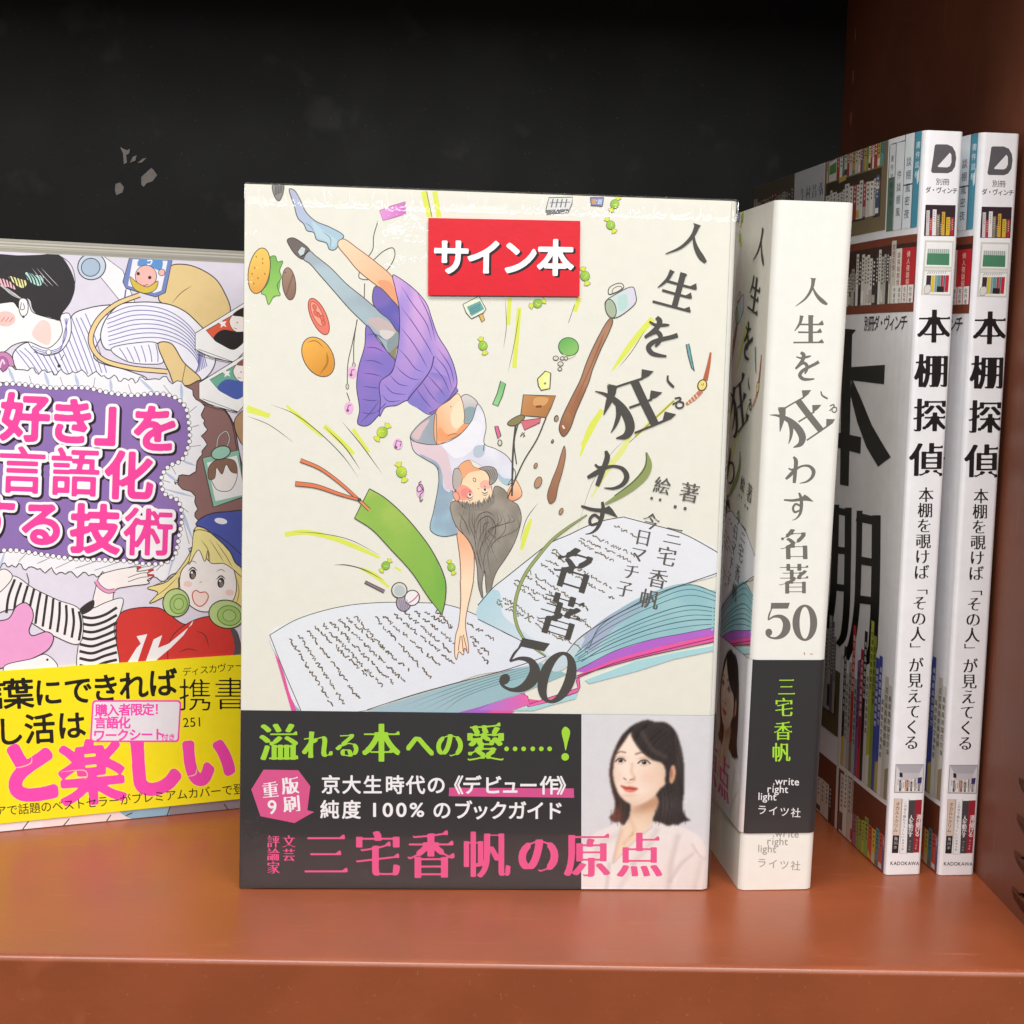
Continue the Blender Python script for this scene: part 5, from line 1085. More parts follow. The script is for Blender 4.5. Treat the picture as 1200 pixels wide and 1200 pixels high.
    p.fill([(560, 640), (740, 612), (790, 640), (870, 690), (980, 652), (1080, 702), (1096, 780), (1085, 880), (560, 900), (545, 760)], '#cf3a34', line=BKL, lw=5)
    p.fill([(870, 690), (980, 652), (1060, 680), (1100, 780), (1095, 880), (800, 880), (800, 760)], '#d23c36', line=BKL, lw=4); p.line([(920, 720), (960, 740), (980, 800)], BKL, 4, taper=True); p.line([(840, 820), (880, 805), (930, 815)], BKL, 4, taper=True)
    p.fill([(590, 880), (640, 800), (660, 780), (640, 745), (690, 735), (670, 790), (640, 880)], '#efecec', smooth=False); p.fill([(680, 870), (720, 760), (760, 740), (740, 800), (790, 780), (900, 690), (905, 670), (860, 740), (800, 800), (740, 850), (710, 880)], '#efecec', smooth=False)
    p.fill([(1080, 705), (1110, 720), (1130, 900), (1080, 900), (1100, 790)], '#5c5458')
    # face and hair
    p.fill([(920, 232), (1000, 262), (1060, 330), (1150, 420), (1150, 640), (1100, 620), (1040, 560), (1000, 480), (840, 470), (835, 520), (760, 565), (700, 590), (740, 540), (690, 520), (780, 490), (840, 430), (900, 330)], '#ead98f', line=BKL, lw=4)
    p.fill([(878, 405), (930, 340), (990, 400), (1070, 395), (1108, 490), (1090, 580), (1010, 625), (930, 625), (862, 570), (842, 510), (850, 440)], '#f2ece8', line=BKL, lw=4)
    p.fill([(915, 250), (990, 262), (1060, 330), (1120, 405), (1140, 470), (1090, 430), (1050, 405), (985, 400), (975, 340), (960, 395), (930, 340), (885, 410), (900, 330)], '#eadf96', line=BKL, lw=3.5)
    for q in ([(940, 290), (975, 340), (985, 395)], [(980, 290), (1020, 350), (1050, 400)], [(1010, 300), (1060, 370), (1090, 425)], [(840, 460), (780, 520), (720, 565)], [(850, 440), (760, 490), (700, 515)], [(1110, 470), (1120, 540), (1105, 600)]): p.line(q, '#8a7448', 3.5, taper=True)
    p.fill([(918, 222), (945, 190), (1000, 168), (1060, 162), (1160, 165), (1160, 425), (1110, 408), (1075, 345), (1010, 280), (960, 240)], '#4f5aa8', line=BKL, lw=5); p.line([(1000, 262), (1060, 300), (1140, 370)], BKL, 4); p.fill(ellipse(1035, 205, 30, 14, 10), '#e9e9f2', smooth=False)
    for x, y in ((903, 455), (1035, 494)):
        p.fill(ellipse(x, y, 16, 24, 8), BKL, smooth=False); p.fill(ellipse(x+2, y+6, 9, 13, 8), '#8a7a70', smooth=False); p.dot(x-4, y-8, 5, '#f4f2f2'); p.line([(x-22, y-14), (x, y-32), (x+22, y-16)], BKL, 6, taper=True); p.line([(x-22, y-52), (x+2, y-62), (x+22, y-50)], '#8a7448', 3.5, taper=True)
    p.fill([(902, 545), (918, 530), (938, 540), (962, 538), (976, 555), (966, 585), (938, 605), (912, 590)], '#f6dcd4', line='#c4584a', lw=5); p.line([(935, 495), (945, 488)], '#c98a7a', 4, smooth=False)
    p.fill(ellipse(880, 500, 20, 14), '#f2cfc6', smooth=False); p.fill(ellipse(1075, 540, 20, 14), '#f2cfc6', smooth=False)
    for x, y, rx, ry in ((825, 588, 62, 66), (1062, 642, 84, 66)):
        p.fill(ellipse(x, y, rx, ry, 10), '#b9d08a', smooth=False, line=BKL, lw=5); p.fill(ellipse(x+12, y+6, rx*.66, ry*.7, 10), '#a3c46e', smooth=False, line='#5c7440', lw=4); p.fill(ellipse(x+12, y+6, rx*.36, ry*.4, 10), '#aecb7e', smooth=False, line='#5c7440', lw=3)
    # hand to the cheek, striped cuffs
    p.fill([(438, 612), (448, 520), (470, 460), (520, 440), (600, 424), (660, 420), (640, 440), (720, 432), (690, 452), (722, 462), (690, 482), (700, 495), (600, 512), (538, 530), (520, 612)], '#f1e9e6', line=BKL, lw=4)
    for a, b in (((640, 428), (662, 420)), ((694, 440), (720, 432)), ((690, 458), (722, 460))): p.line([a, b], '#c43a3c', 11, smooth=False)
    for q in ([(600, 470), (660, 450), (700, 446)], [(600, 490), (660, 470), (700, 466)]): p.line(q, BKL, 3)
    p.line([(448, 485), (470, 515), (505, 535), (538, 530)], BKL, 20); p.line([(448, 485), (470, 515), (505, 535), (538, 530)], '#e59ac0', 14)
    p.fill([(362, 632), (440, 612), (500, 585), (575, 568), (562, 640), (535, 700), (548, 790), (552, 900), (370, 900), (368, 760)], '#ece9ea', line=BKL, lw=4)
    for k in range(8): p.line([(372, 650+k*33), (430, 660+k*33), (490, 645+k*32), (548, 610+k*35)], BKL, 13)
    p.fill([(372, 620), (440, 575), (436, 615), (375, 645)], BKL)
    p.fill([(-40, 560), (55, 462), (160, 522), (270, 575), (375, 622), (372, 780), (250, 742), (160, 690), (60, 620), (-40, 640)], '#ece9ea', line=BKL, lw=4)
    for k in range(11): p.line([(70+k*30, 478+k*15), (40+k*34, 560+k*13), (30+k*34, 635+k*13)], BKL, 12)
    p.fill([(-60, 690), (40, 662), (78, 604), (120, 588), (150, 618), (156, 658), (136, 722), (150, 742), (220, 724), (250, 745), (232, 800), (150, 850), (20, 892), (-60, 892)], '#e79fcd', line=BKL, lw=5)
    p.line([(125, 450), (135, 490), (130, 510)], BKL, 4); p.fill([(20, 885), (150, 850), (215, 830), (270, 890), (20, 910)], '#f1eff1', line=BKL, lw=4); p.dot(222, 855, 6, BKL)
    p.fill([(-40, 470), (20, 430), (58, 462), (20, 520), (-40, 560)], '#f1e9e6', line=BKL, lw=4)
    # foot of the cover under the band
    p.T = l3
    p.fill([(-60, 800), (1180, 700), (1180, 900), (-60, 950)], '#ece4e6', smooth=False); p.fill([(200, 800), (620, 780), (600, 860), (200, 880)], '#ecd9d6', smooth=False); p.fill([(545, 780), (800, 760), (780, 835), (600, 835)], '#8fb2c6'); p.fill([(800, 760), (1180, 730), (1180, 830), (790, 830)], '#8c8088', smooth=False)
    for q in ([(135, 850), (105, 892)], [(325, 840), (298, 872)], [(520, 822), (500, 850)], [(798, 780), (780, 835)], [(590, 826), (620, 812)], [(1050, 770), (1070, 800)]): p.line(q, BKL, 5, smooth=False)
    return p
def left_band():
    p = Print(LQ, 110, LH, '#f2e21e'); p.rect = (-LX, 0, LW-LX, LH)
    BK = '#1f1b16'; PK = '#f24bb0'
    p.T = l3
    BIG = [('と', 142, 618, 300, -6), ('楽', 428, 620, 318, -5), ('し', 712, 588, 290, -5), ('い', 972, 566, 262, -4)]
    for wt, c in ((.082, '#f6ea4c'), (.068, PK)):
        for ch, x, y, s, r in BIG: p.glyph(ch, (x, y), s, c, 'round', wt-(.034 if ch == '楽' else 0), rot=r)
    p.line([(60, 600), (100, 596), (146, 575), (148, 545)], '#f6c9a0', 5, taper=True); p.line([(275, 620), (400, 615), (408, 640), (395, 655)], '#f6c9a0', 5, taper=True); p.line([(875, 642), (915, 630), (922, 600)], '#f6c9a0', 5, taper=True)
    p.hold = True
    for st, q in ((('言', '葉', 'に', 'で', 'き', 'れ', 'ば'), ((-42, 255), (86, 252), (226, 245), (366, 236), (494, 226), (624, 214), (762, 200))), (('し', '活', 'は'), ((44, 428), (186, 416), (334, 400)))):
        for ch, (x, y) in zip(st, q): p.glyph(ch, (x, y), 150 if ch in '葉言活' else 142, BK, 'round', .024, rot=-3, skew=0.0)
    p.hold = False; p.lv += 1
    RR = lambda x0, y0, x1, y1, r, s: [(cx+r*math.cos(a)+(480-cy)*s, cy+r*math.sin(a)) for cx, cy, a0 in ((x1-r, y1-r, 0), (x0+r, y1-r, 90), (x0+r, y0+r, 180), (x1-r, y0+r, 270)) for a in [math.radians(a0+t*15) for t in range(7)]]
    p.fill(RR(420, 283, 838, 480, 18, .06), '#ef4fae', smooth=False); p.fill(RR(428, 291, 830, 472, 13, .06), '#e6e4ea', smooth=False)
    p.text('購入者限定！', (474, 330), (55, -1), 60, PK, 'sans', .03); p.text('言語化', (470, 388), (56, 0), 60, PK, 'sans', .034); p.text('ワークシート', (464, 448), (56, -1), 60, PK, 'sans', .034); p.text('付き', (772, 456), (32, 0), 34, PK, 'sans', .03)
    p.text('ディスカヴァー', (874, 150), (41, -4.6), 44, BK, 'sans', .0); p.text('携書', (914, 258), (165, -6), 164, BK, 'sans', -.010); p.words('251', (856, 410), 62, BK, rot=-3)
    p.text('アで話題のベストセラーがプレミアムカバーで登', (4, 802), (53, -4.9), 54, BK, 'sans', .006, rot=-5)
    return p
LEFT = left_art(); LBAND = left_band()
def make_left():
    a = 0.36694; lean = 0.02027
    dx, dy = -LX*math.cos(a), -LX*math.sin(a)
    t = thing('book', 'pink and lilac illustrated book with a bright yellow paper band, leaning at the left', 'book', ((-130+dx)*MM, (-3.575+dy)*MM, 0.2*MM), (-lean, 0, a))
    wrap = Wrap(LW, 12.0, LH, 1.2)
    bm = bmesh.new(); lay = bm.verts.layers.float_color.new('ink'); sheet(bm, lay, wrap, 0, 2*LW+12, 0, LH, LEFT.paper, 0.4)
    LEFT.bake(bm, lay, lambda u, v, z: wrap.place(u+LX, v, z), ()); link('dust_jacket', bm, M_COVER, t)
    bm = bmesh.new(); box(bm, 1.5*MM, 0.8*MM, 1*MM, (LW-1.0)*MM, 11.2*MM, (LH-1.6)*MM, 0.0004); link('page_block', bm, M_PAGES, t)
    # the band: its top edge climbs a little to the right, as it sits slightly askew
    o = LEFT.lv*STEP+0.34
    T = LBAND.uv([(1, 786.5), (281, 767.8), (280, 936.6), (1, 965.5)])
    f = lambda u, x0, y0, x1, y1: y0+(u-x0)*(y1-y0)/(x1-x0)
    tl = (f(-LX, *T[0], *T[1]), f(LW-LX, *T[0], *T[1])); bl = (f(-LX, *T[3], *T[2]), f(LW-LX, *T[3], *T[2]))
    bm = bmesh.new(); lay = bm.verts.layers.float_color.new('ink'); c = (*LBAND.paper, 1)
    us = [0]+[q for q in wrap.stops() if 0 < q < LW+8]+[LW+8]; ring = []
    for u in us:
        g = min(1.0, u/LW); vt = tl[0]+(tl[1]-tl[0])*g; vb = bl[0]+(bl[1]-bl[0])*g; row = []
        for v, z in ((vb, o), (vt, o), (vt, o-.25), (vb, o-.25)): q = bm.verts.new(wrap.place(u, v, z)); q[lay] = c; row.append(q)
        ring.append(row)
    for r0, r1 in zip(ring, ring[1:]):
        for k in range(4): bm.faces.new((r0[k], r1[k], r1[(k+1) % 4], r0[(k+1) % 4]))
    bm.faces.new(ring[0]); bm.faces.new(ring[-1][::-1]); bmesh.ops.recalc_face_normals(bm, faces=bm.faces[:])
    LBAND.bake(bm, lay, lambda u, v, z: wrap.place(u+LX, v, z), (), dz=o)
    link('paper_band', bm, M_BAND, t)
    # a plain grey book close behind it, a little taller
    n = (math.sin(a)*13.6, -math.cos(a)*13.6)
    t2 = thing('book', 'plain grey book peeking out just above the pink and lilac book, behind it', 'book', ((-130+dx-n[0])*MM, (-3.575+dy-n[1])*MM, 0.2*MM), (-lean, 0, a))
    h2 = LH+4.6
    bm = bmesh.new(); box(bm, 3*MM, 1.2*MM, 1*MM, (LW-2)*MM, 8.8*MM, (h2-1.5)*MM, 0.0004); link('page_block', bm, M_PAGES, t2)
    w2 = Wrap(LW-1.5, 10.0, h2, 1.0); bm = bmesh.new(); lay = bm.verts.layers.float_color.new('ink')
    sheet(bm, lay, w2, 1, 2*LW+6, 0, h2, s2l((176, 172, 160)), 0.9)
    p = Print(LQ, 110, LH, (170, 166, 155)); p.H = np.eye(3); p.rect = (0, 0, LW, h2); rr = random.Random(5)
    for k in range(14): z = h2-0.3-k*0.42; p.line([(-2, z+rr.uniform(-.1, .1)), (60, z+rr.uniform(-.1, .1)), (LW+2, z+rr.uniform(-.1, .1))], rr.choice([(150, 146, 135), (190, 186, 174), (160, 156, 146)]), .22)
    p.bake(bm, lay, w2.place, ()); link('cover', bm, M_JACKET, t2)
make_left()

# ================================================================== two copies of the tall book with photographed bookshelves on its cover
MW, MT, MH = 148.0, 10.6, 210.0
MQ = [(883.3, 221.0), (1085.5, 152.8), (1037.4, 1025.6), (864.6, 861.7)]
MSP = [(1084.2, 153.0), (1128.0, 155.0), (1080.2, 1025.4), (1038.8, 1026.0)]
PAL = ['#d9d5cc', '#e9e6df', '#cfcac0', '#b9b3a8', '#e4dfd2', '#8a8580', '#3a3634', '#b13a3a', '#d7b84a', '#5f8f9a', '#7a6a52', '#f0eee8', '#c9c4bb', '#56524e']
def books_row(p, x0, x1, top, bot, seed, pal=PAL, wmin=1.6, wmax=3.4, gap=.0):
    """a printed row of spines in cover millimetres (u right, v up)"""
    r = random.Random(seed); x = x0; p.hold = True; marks = []
    while x < x1-.6:
        w = min(r.uniform(wmin, wmax), x1-x); h = (top-bot)*r.uniform(.78, 1.0); c = r.choice(pal); R = rgb(c)
        p.fill([(x, bot), (x+w-.08, bot), (x+w-.08, bot+h), (x, bot+h)], c, smooth=False)
        ink = (40, 38, 36) if sum(R) > 330 else (226, 222, 214)
        marks.append((x, w, h, ink, r.random(), r.random(), r.choice(PAL))); x += w+gap
    p.lv += 1
    for x, w, h, ink, a, b, c2 in marks:
        if a < .35 and w > 1.2: p.fill([(x+.05, bot+h*.04), (x+w-.12, bot+h*.04), (x+w-.12, bot+h*(.15+.2*b)), (x+.05, bot+h*(.15+.2*b))], c2, smooth=False)
    p.lv += 1
    for x, w, h, ink, a, b, c2 in marks:
        y = bot+h*.92; q = random.Random(int(x*977))
        while y > bot+h*.42 and w > .9:
            d = min(w*.55, 1.5); k = q.uniform(.5, 1)
            p.line([(x+w/2-d*k/2, y), (x+w/2+d*k/2, y-.1)], ink, d*.22, smooth=False); p.line([(x+w/2+q.uniform(-.2, .2)*d, y+d*.25), (x+w/2+q.uniform(-.2, .2)*d, y-d*.35)], ink, d*.2, smooth=False)
            y -= d*q.uniform(.8, 1.05)
    p.hold = False; p.lv += 1
def mag_art():
    p = Print(MQ, MW, MH, (238, 237, 239)); p.rect = (0, 0, 2*MW+MT, MH); T0 = lambda q: q
    def mm(): p.H = np.eye(3); p.T = T0
    def px(T=T0): p.clone_frame(MQ, MW, MH); p.T = T
    px(); HM = p.H.copy()
    def U(L):
        a = np.c_[np.array([(q[0], q[1]) for q in L], float), np.ones(len(L))] @ HM.T
        return [tuple(r) for r in a[:, :2]/a[:, 2:3]]
    m3 = at(860, 140, 3.529); m6 = at(860, 140, 6); mb = at(940, 780, 4.8)
    def quad(L, T): return U(T(L))
    # upper shelves: measured corners on the cover, then drawn in millimetres
    olive = quad([(392, 200), (660, 120), (650, 476), (380, 500)], m3); px()
    ux = lambda x, y, T: U(T([(x, y)]))[0]
    a0 = ux(392, 300, m3)[0]; a1 = ux(660, 300, m3)[0]; b0 = ux(600, 487, m3)[1]
    wl = ux(262, 240, m3)[0]; wr = a0
    t1, s1_ = ux(640, 200, m3)[1], ux(640, 185, m3)[1]; t2, s2_ = ux(600, 240, m3)[1], ux(600, 425, m3)[1]
    r1t = ux(700, 505, m3)[1]; r1b = ux(700, 808, m3)[1]; rl0 = ux(740, 600, m3)[0]; rtop = ux(700, 500, m3)[1]
    mm()
    p.fill([(a0, b0), (a1, b0), (a1, MH+1), (a0, MH+1)], '#857659', smooth=False)
    p.fill([(0, b0+1), (wl, b0+1), (wl, MH), (0, MH)], '#5f5646', smooth=False)
    p.fill([(a0+1.5, t1), (a1-2.5, t1), (a1-2.5, MH), (a0+1.5, MH)], '#3a3026', smooth=False); p.fill([(a0+1.5, s2_), (a1-4, s2_), (a1-4, t2+1.5), (a0+1.5, t2+1.5)], '#4a3f30', smooth=False)
    books_row(p, a0+1.5, a1-2.5, MH+3, t1, 21, ['#e9e2cc', '#d9d4c2', '#b0453c', '#5f9aa8', '#e6d9a8', '#cfcac0', '#7fa070', '#c9a24a', '#efece4'], 1.2, 2.6)
    p.fill([(a0+3.5, t1), (a0+10.5, t1), (a0+10.5, t1+10), (a0+3.5, t1+10)], '#e6e4dd', smooth=False); p.fill([(a0+4, t1+2.2), (a0+10, t1+2.4), (a0+10, t1+5.6), (a0+4, t1+5)], '#5e9a4e', smooth=False); p.fill([(a0+4, t1+6.2), (a0+10, t1+6.6), (a0+10, t1+9), (a0+4, t1+8.6)], '#7d6a9a', smooth=False)
    books_row(p, a0+1.5, a1-4.5, t2, s2_+.6, 22, ['#e6e4e0', '#dcd9d4', '#eceae6', '#cfccc8', '#c9c0a0', '#eeeae2', '#b0423e', '#56607a', '#e2dfd8'], 1.4, 4.2)
    books_row(p, a1-9, a1-4.6, t2-2, s2_+8, 23, ['#e9e4da', '#c94a44', '#efe9e0'], .9, 1.4)
    p.fill([(a0+13, t2+.6), (a0+19, t2+1), (a0+19, t2+2.6), (a0+13, t2+2.2)], '#c9b25a', smooth=False)
    books_row(p, 1, wl-1, MH-4, b0+12, 24, ['#8f8c84', '#b5b2aa', '#57504a', '#8a3e34', '#a59f92', '#3e3a38'], 2.5, 5)
    p.fill([(wl, b0+1), (wr-1, b0+1), (wr-1, MH), (wl, MH)], '#d7d9dc', smooth=False)
    cu, cv = (wl+wr)/2+2, ux(320, 310, m3)[1]
    for k, ch in enumerate('今村昌弘'): p.glyph(ch, (cu-9.0+k*6.2, cv), 4.6, '#2c2a2a', 'mincho', .0, xv=(1, 0), yv=(0, 1))
    # tall white and teal spines next to the fold
    tb = ux(720, 475, m3)[1]; l0 = ux(664, 300, m3)[0]
    g0, g1, g2, g3, g4 = (ux(x, 320, m3)[0] for x in (665, 690, 722, 752, 772))
    p.fill([(l0, tb), (MW-1.8, tb), (MW-1.8, MH-6), (l0, MH-6)], '#dfe6ea', smooth=False)
    h0 = ux(676, 110, m3)[1]
    for u0, u1, v1, c in ((g0, g1, h0, '#e2e8ea'), (g1, g2, h0, '#e8edf0'), (g2, g3, h0+3, '#e4eaee'), (g3, MW-1.6, h0+2, '#4f93a8')):
        p.fill([(u0, tb), (u1, tb), (u1, v1), (u0, v1)], c, smooth=False); p.line([(u0, tb), (u0, v1), (u1, v1)], '#5a5f66', .35, smooth=False)
    p.fill([(g0, tb), (g1-.3, tb), (g1-.3, tb+15), (g0, tb+15)], '#5d7a68', smooth=False); p.fill([(g2+.5, h0+3), (g3, h0+3), (g3, h0+5.5), (g2+.5, h0+5.5)], '#a3b4c0', smooth=False)
    for u, n_, v, s_ in ((g0+(g1-g0)/2, 7, h0-4, 1.9), (g1+(g2-g1)*.5, 15, h0-9, 2.6), (g2+(g3-g2)*.5, 14, h0-6, 2.7), (g3+1.6, 4, h0-2, 2.0)):
        for k in range(n_):
            if (k % 7) != 6 and v-k*s_*1.32 > tb+s_: p.glyph('奇談密室館書棚夜話事件風旅人'[(k*5+int(u)) % 14], (u, v-k*s_*1.32), s_, '#3a3f48' if u < g3 else '#e9eef0', 'sans', .0, xv=(1, 0), yv=(0, 1))
    p.line([(g2, tb+12), (g3, tb+12)], '#4a4f58', .3, smooth=False)
    # reddish-brown shelf with a dark inside
    q0 = 40.0; sp_ = r1t-r1b
    p.fill([(q0, r1b-1.5), (MW-1.2, r1b-1.5), (MW-1.2, rtop-.4), (q0, rtop-.4)], '#7a3a26', smooth=False); p.fill([(q0+1, r1b+.9), (MW-1.2, r1b+.9), (MW-1.2, rtop-2.6), (q0+1, rtop-2.6)], '#3c1f1a', smooth=False)
    books_row(p, 60, 108, r1b+sp_*.62, r1b+1, 31, ['#c9b06a', '#8f959a', '#a8a298', '#d9d4c8', '#5a5650', '#b7b2a8'], 1.6, 2.6)
    books_row(p, 108, MW-14.5, r1b+sp_*.9, r1b+1, 33, ['#e0ddd6', '#b7b2a8', '#3a3436', '#d9d4c8', '#e6e2da', '#2f2c30', '#dcd8d0'], 1.5, 2.4)
    for u0, u1, c, t_ in ((MW-14.4, MW-11.6, '#cfcac0', .94), (MW-11.5, MW-8.2, '#e8e3da', .82), (MW-8.1, MW-1.4, '#c1272f', .82)):
        p.fill([(u0, r1b+1), (u1, r1b+1), (u1, r1b+sp_*t_), (u0, r1b+sp_*t_)], c, smooth=False)
        for k in range(5): p.glyph('怪談名探偵殺人館夜'[(k*2+int(u0)) % 9], ((u0+u1)/2, r1b+sp_*t_-1.8-k*1.9), 1.8, '#8c1f24' if u0 < MW-9 else '#f0d9c8', 'sans', .01, xv=(1, 0), yv=(0, 1))
    for k in range(4):
        x = MW-13+k*2.9; p.fill([(x, r1b+1), (x+2.6, r1b+1), (x+2.6, r1b+sp_*.3), (x, r1b+sp_*.3)], '#ebe8e2', smooth=False)
        for j in range(3): p.glyph('作者名社'[(k+j) % 4], (x+1.3, r1b+sp_*.3-1.2-j*1.5), 1.4, '#2e2b2b', 'sans', .01, xv=(1, 0), yv=(0, 1))
    # big title
    p.hold = True
    c0 = ux(640, 875, m3)
    for k, ch in enumerate('別冊ダ・ヴィンチ'): p.glyph(ch, (ux(572+k*20.5, 872, m3)[0], c0[1]), 4.7, '#2c2a2b', 'sans', .012, xv=(1, 0), yv=(0, 1), sx=.9)
    p.hold = False; p.lv += 1
    px(at(940, 440, 4.615)); BKT = '#191716'
    for L in ([(238, -215), (318, -205), (296, -180), (290, 0), (285, 150), (270, 650), (222, 640), (232, 150), (238, -180)], [(-30, 18), (252, 2), (474, -7), (468, 100), (252, 67), (-30, 52)], [(292, 60), (345, 180), (400, 320), (497, 500), (432, 550), (370, 440), (320, 300), (283, 150)],
              [(238, 60), (210, 180), (150, 330), (80, 440), (60, 410), (120, 280), (180, 150), (215, 60)], [(140, 345), (240, 362), (342, 386), (337, 477), (240, 448), (140, 415)]): p.fill(L, BKT, smooth=False)
    p.T = T0
    for L in ([(1011.5, 610, 7), (1009.5, 680, 7), (1007, 725, 7), (1001, 762, 8), (994, 781, 8)], [(1031, 616, 10), (1029.5, 690, 10), (1027, 745, 10), (1023, 778, 11), (1012, 787, 9)], [(983, 602, 8), (981, 670, 8), (978, 715, 8), (970, 762, 8)], [(998, 606, 8), (996.5, 680, 8), (994, 735, 8), (990, 757, 8), (984, 764, 7)], [(958, 588, 8), (957, 690, 8), (954, 790, 8)], [(957, 650, 7), (948, 700, 6), (938, 730, 5)]): p.line(L, BKT)
    for L in ([(1008, 617, 10), (1035, 624, 10)], [(1008, 667, 9), (1031, 672, 9)], [(1006, 712, 9), (1029, 716, 9)], [(980, 608, 8), (1001, 613, 8)], [(980, 654, 8), (998, 657, 8)], [(978, 697, 8), (996, 700, 8)], [(942, 638, 8), (973, 642, 8)]): p.line(L, BKT, smooth=False)
    # lower shelves
    px()
    sh_r = U(mb([(497, 800)]))[0]; sh_l = U(mb([(213, 575)]))[0]; d0 = U(mb([(212, 500)]))[0][0]; d1 = U(mb([(135, 300)]))[0][0]
    vs = (sh_r[1]+sh_l[1])/2; lowtop = (U(mb([(490, 955)]))[0][1]+U(mb([(290, 800)]))[0][1])/2; wtop = U(mb([(220, 75)]))[0][1]
    mm()
    R_ = MW-1.4
    p.fill([(0, 0), (R_, 0), (R_, vs-1.2), (0, vs-1.2)], '#6a3420', smooth=False)
    p.fill([(0, vs+8), (d0-.5, vs+8), (d0-.5, wtop), (0, wtop)], '#5f5236', smooth=False); p.fill([(0, vs+14), (d0-4, vs+14), (d0-4, wtop-8), (0, wtop-8)], '#2f2620', smooth=False)
    p.fill([(d0, vs-1.2), (R_, vs-1.2), (R_, vs+.2), (d0, vs+.2)], '#e9e8e6', smooth=False); p.fill([(d0-.8, 0), (d0+1.2, 0), (d0+1.2, wtop+6), (d0-.8, wtop+6)], '#dcdad8', smooth=False)
    books_row(p, 4, d0-5, vs+46, vs+14.4, 41, ['#8f4a3c', '#b5b0a8', '#57504c', '#c9c4ba', '#6d5f78', '#3a3230', '#a8a298'], 2, 4)
    rowb = [('#3a3638', 38), ('#cbc7c0', 30), ('#b9b4ac', 34), ('#c93a2e', 46), ('#a9b5b8', 30), ('#8a5a8c', 36), ('#b02a44', 40), ('#2c2a2c', 46), ('#dcd8d0', 36), ('#b5c04a', 50), ('#8fa03a', 46), ('#4a54a8', 40), ('#4653a6', 41), ('#e4e1da', 32), ('#c9c4b4', 36), ('#d2cfc6', 34)]
    n_ = len(rowb); w_ = (R_-d0-2)/n_
    for k, (c, h_) in enumerate(rowb):
        x = d0+2+k*w_; p.fill([(x, vs+.3), (x+w_-.1, vs+.3), (x+w_-.1, vs+h_), (x, vs+h_)], c, smooth=False)
        ink = '#2a2828' if sum(rgb(c)) > 330 else '#e9e4da'
        for j in range(8): p.glyph('夜空星猫海風花鳥'[(j*3+k) % 8], (x+w_/2, vs+h_-4-j*w_*.98), w_*.78, ink, 'sans', .01, xv=(1, 0), yv=(0, 1))
        if k % 3 == 0: p.fill([(x, vs+.4), (x+w_-.1, vs+.4), (x+w_-.1, vs+10), (x, vs+9)], ['#d9b84a', '#8a7a5a', '#c9342c', '#e6e2da', '#bfae5a', '#9a8a70'][k//3], smooth=False)
    books_row(p, d0+3, d0+14, lowtop+9, .3, 51, ['#d9d4c8', '#e4e0d6', '#c9c4ba'], 2.6, 4)
    books_row(p, d0+14.5, R_, lowtop, .3, 52, ['#6a9a98', '#e4e0d6', '#c9574a', '#56608c', '#b5c04a', '#d7b84a', '#8fae5a', '#e9e6de', '#a8647a', '#4f8f9a', '#dcd8ce'], 1.8, 3.0)
    books_row(p, 6, d0-4, vs-8, .3, 53, ['#d9d4cc', '#4a3230', '#e2ded6', '#3a2c2a'], 3, 4.6)
    # ---- spine
    p.clone_frame(MSP, MT, MH, MW, 0); p.T = T0
    p.fill([(1083.4, 150), (1130, 150), (1082, 1030), (1038.2, 1030)], (243, 242, 244), smooth=False)
    k3 = at(1030, 140, 5.714)
    p.T = k3
    p.fill([(366, 176), (378, 170), (450, 171), (485, 186), (505, 222), (511, 262), (503, 320), (482, 352), (455, 364), (350, 362), (341, 350), (355, 260)], '#5c5a5e', smooth=False)
    p.fill([(468, 226), (478, 240), (479, 290), (468, 316), (450, 325), (390, 322), (386, 316)], '#eae9eb', smooth=False)
    G = '#333134'
    p.text('別冊', (397, 420), (46, 2), 48, '#4a484b', 'sans', .01, rot=2); p.text('ダ・ヴィンチ', (322, 474), (36.2, 1.5), 44, G, 'sans', .02, rot=2, sx=.9)
    p.fill([(304, 574), (509, 578), (500, 786), (294, 783)], '#33242c', smooth=False)
    for x, w, y, c in ((312, 22, 612, '#c9c4c4'), (334, 20, 662, '#b0303c'), (354, 26, 606, '#e4e0de'), (382, 20, 640, '#8a7f6a'), (404, 16, 690, '#55463e'), (416, 22, 622, '#c9a040'), (446, 26, 658, '#d2b030'), (472, 8, 668, '#4a2428'), (478, 20, 660, '#b02c38')):
        p.fill([(x, y), (x+w, y), (x+w-5, 780), (x-5, 780)], c, smooth=False)
        for j in range(5): p.line([(x+w*.3-2, y+16+j*15), (x+w*.65-2, y+18+j*15)], '#3a2e30' if c in ('#e4e0de', '#c9c4c4', '#d2b030', '#c9a040') else '#e9dcd2', 4, smooth=False)
    p.fill([(302, 812), (497, 816), (478, 1184), (276, 1176)], '#cfcdc4', smooth=False); p.fill([(312, 824), (486, 828), (480, 990), (302, 986)], '#f0efed', smooth=False); p.fill([(300, 1020), (478, 1024), (470, 1174), (288, 1168)], '#efeeec', smooth=False)
    p.line([(302, 1003), (482, 1008)], '#dedcd4', 12, smooth=False)
    p.fill([(320, 868), (468, 872), (466, 980), (312, 976)], '#4f8a68', smooth=False); p.fill([(320, 868), (468, 872), (467, 902), (318, 898)], '#c9cfc9', smooth=False)
    for j in range(11): p.line([(325+j*13.5, 870), (320+j*13.5, 976)], '#3c6a52', 2.5, smooth=False)
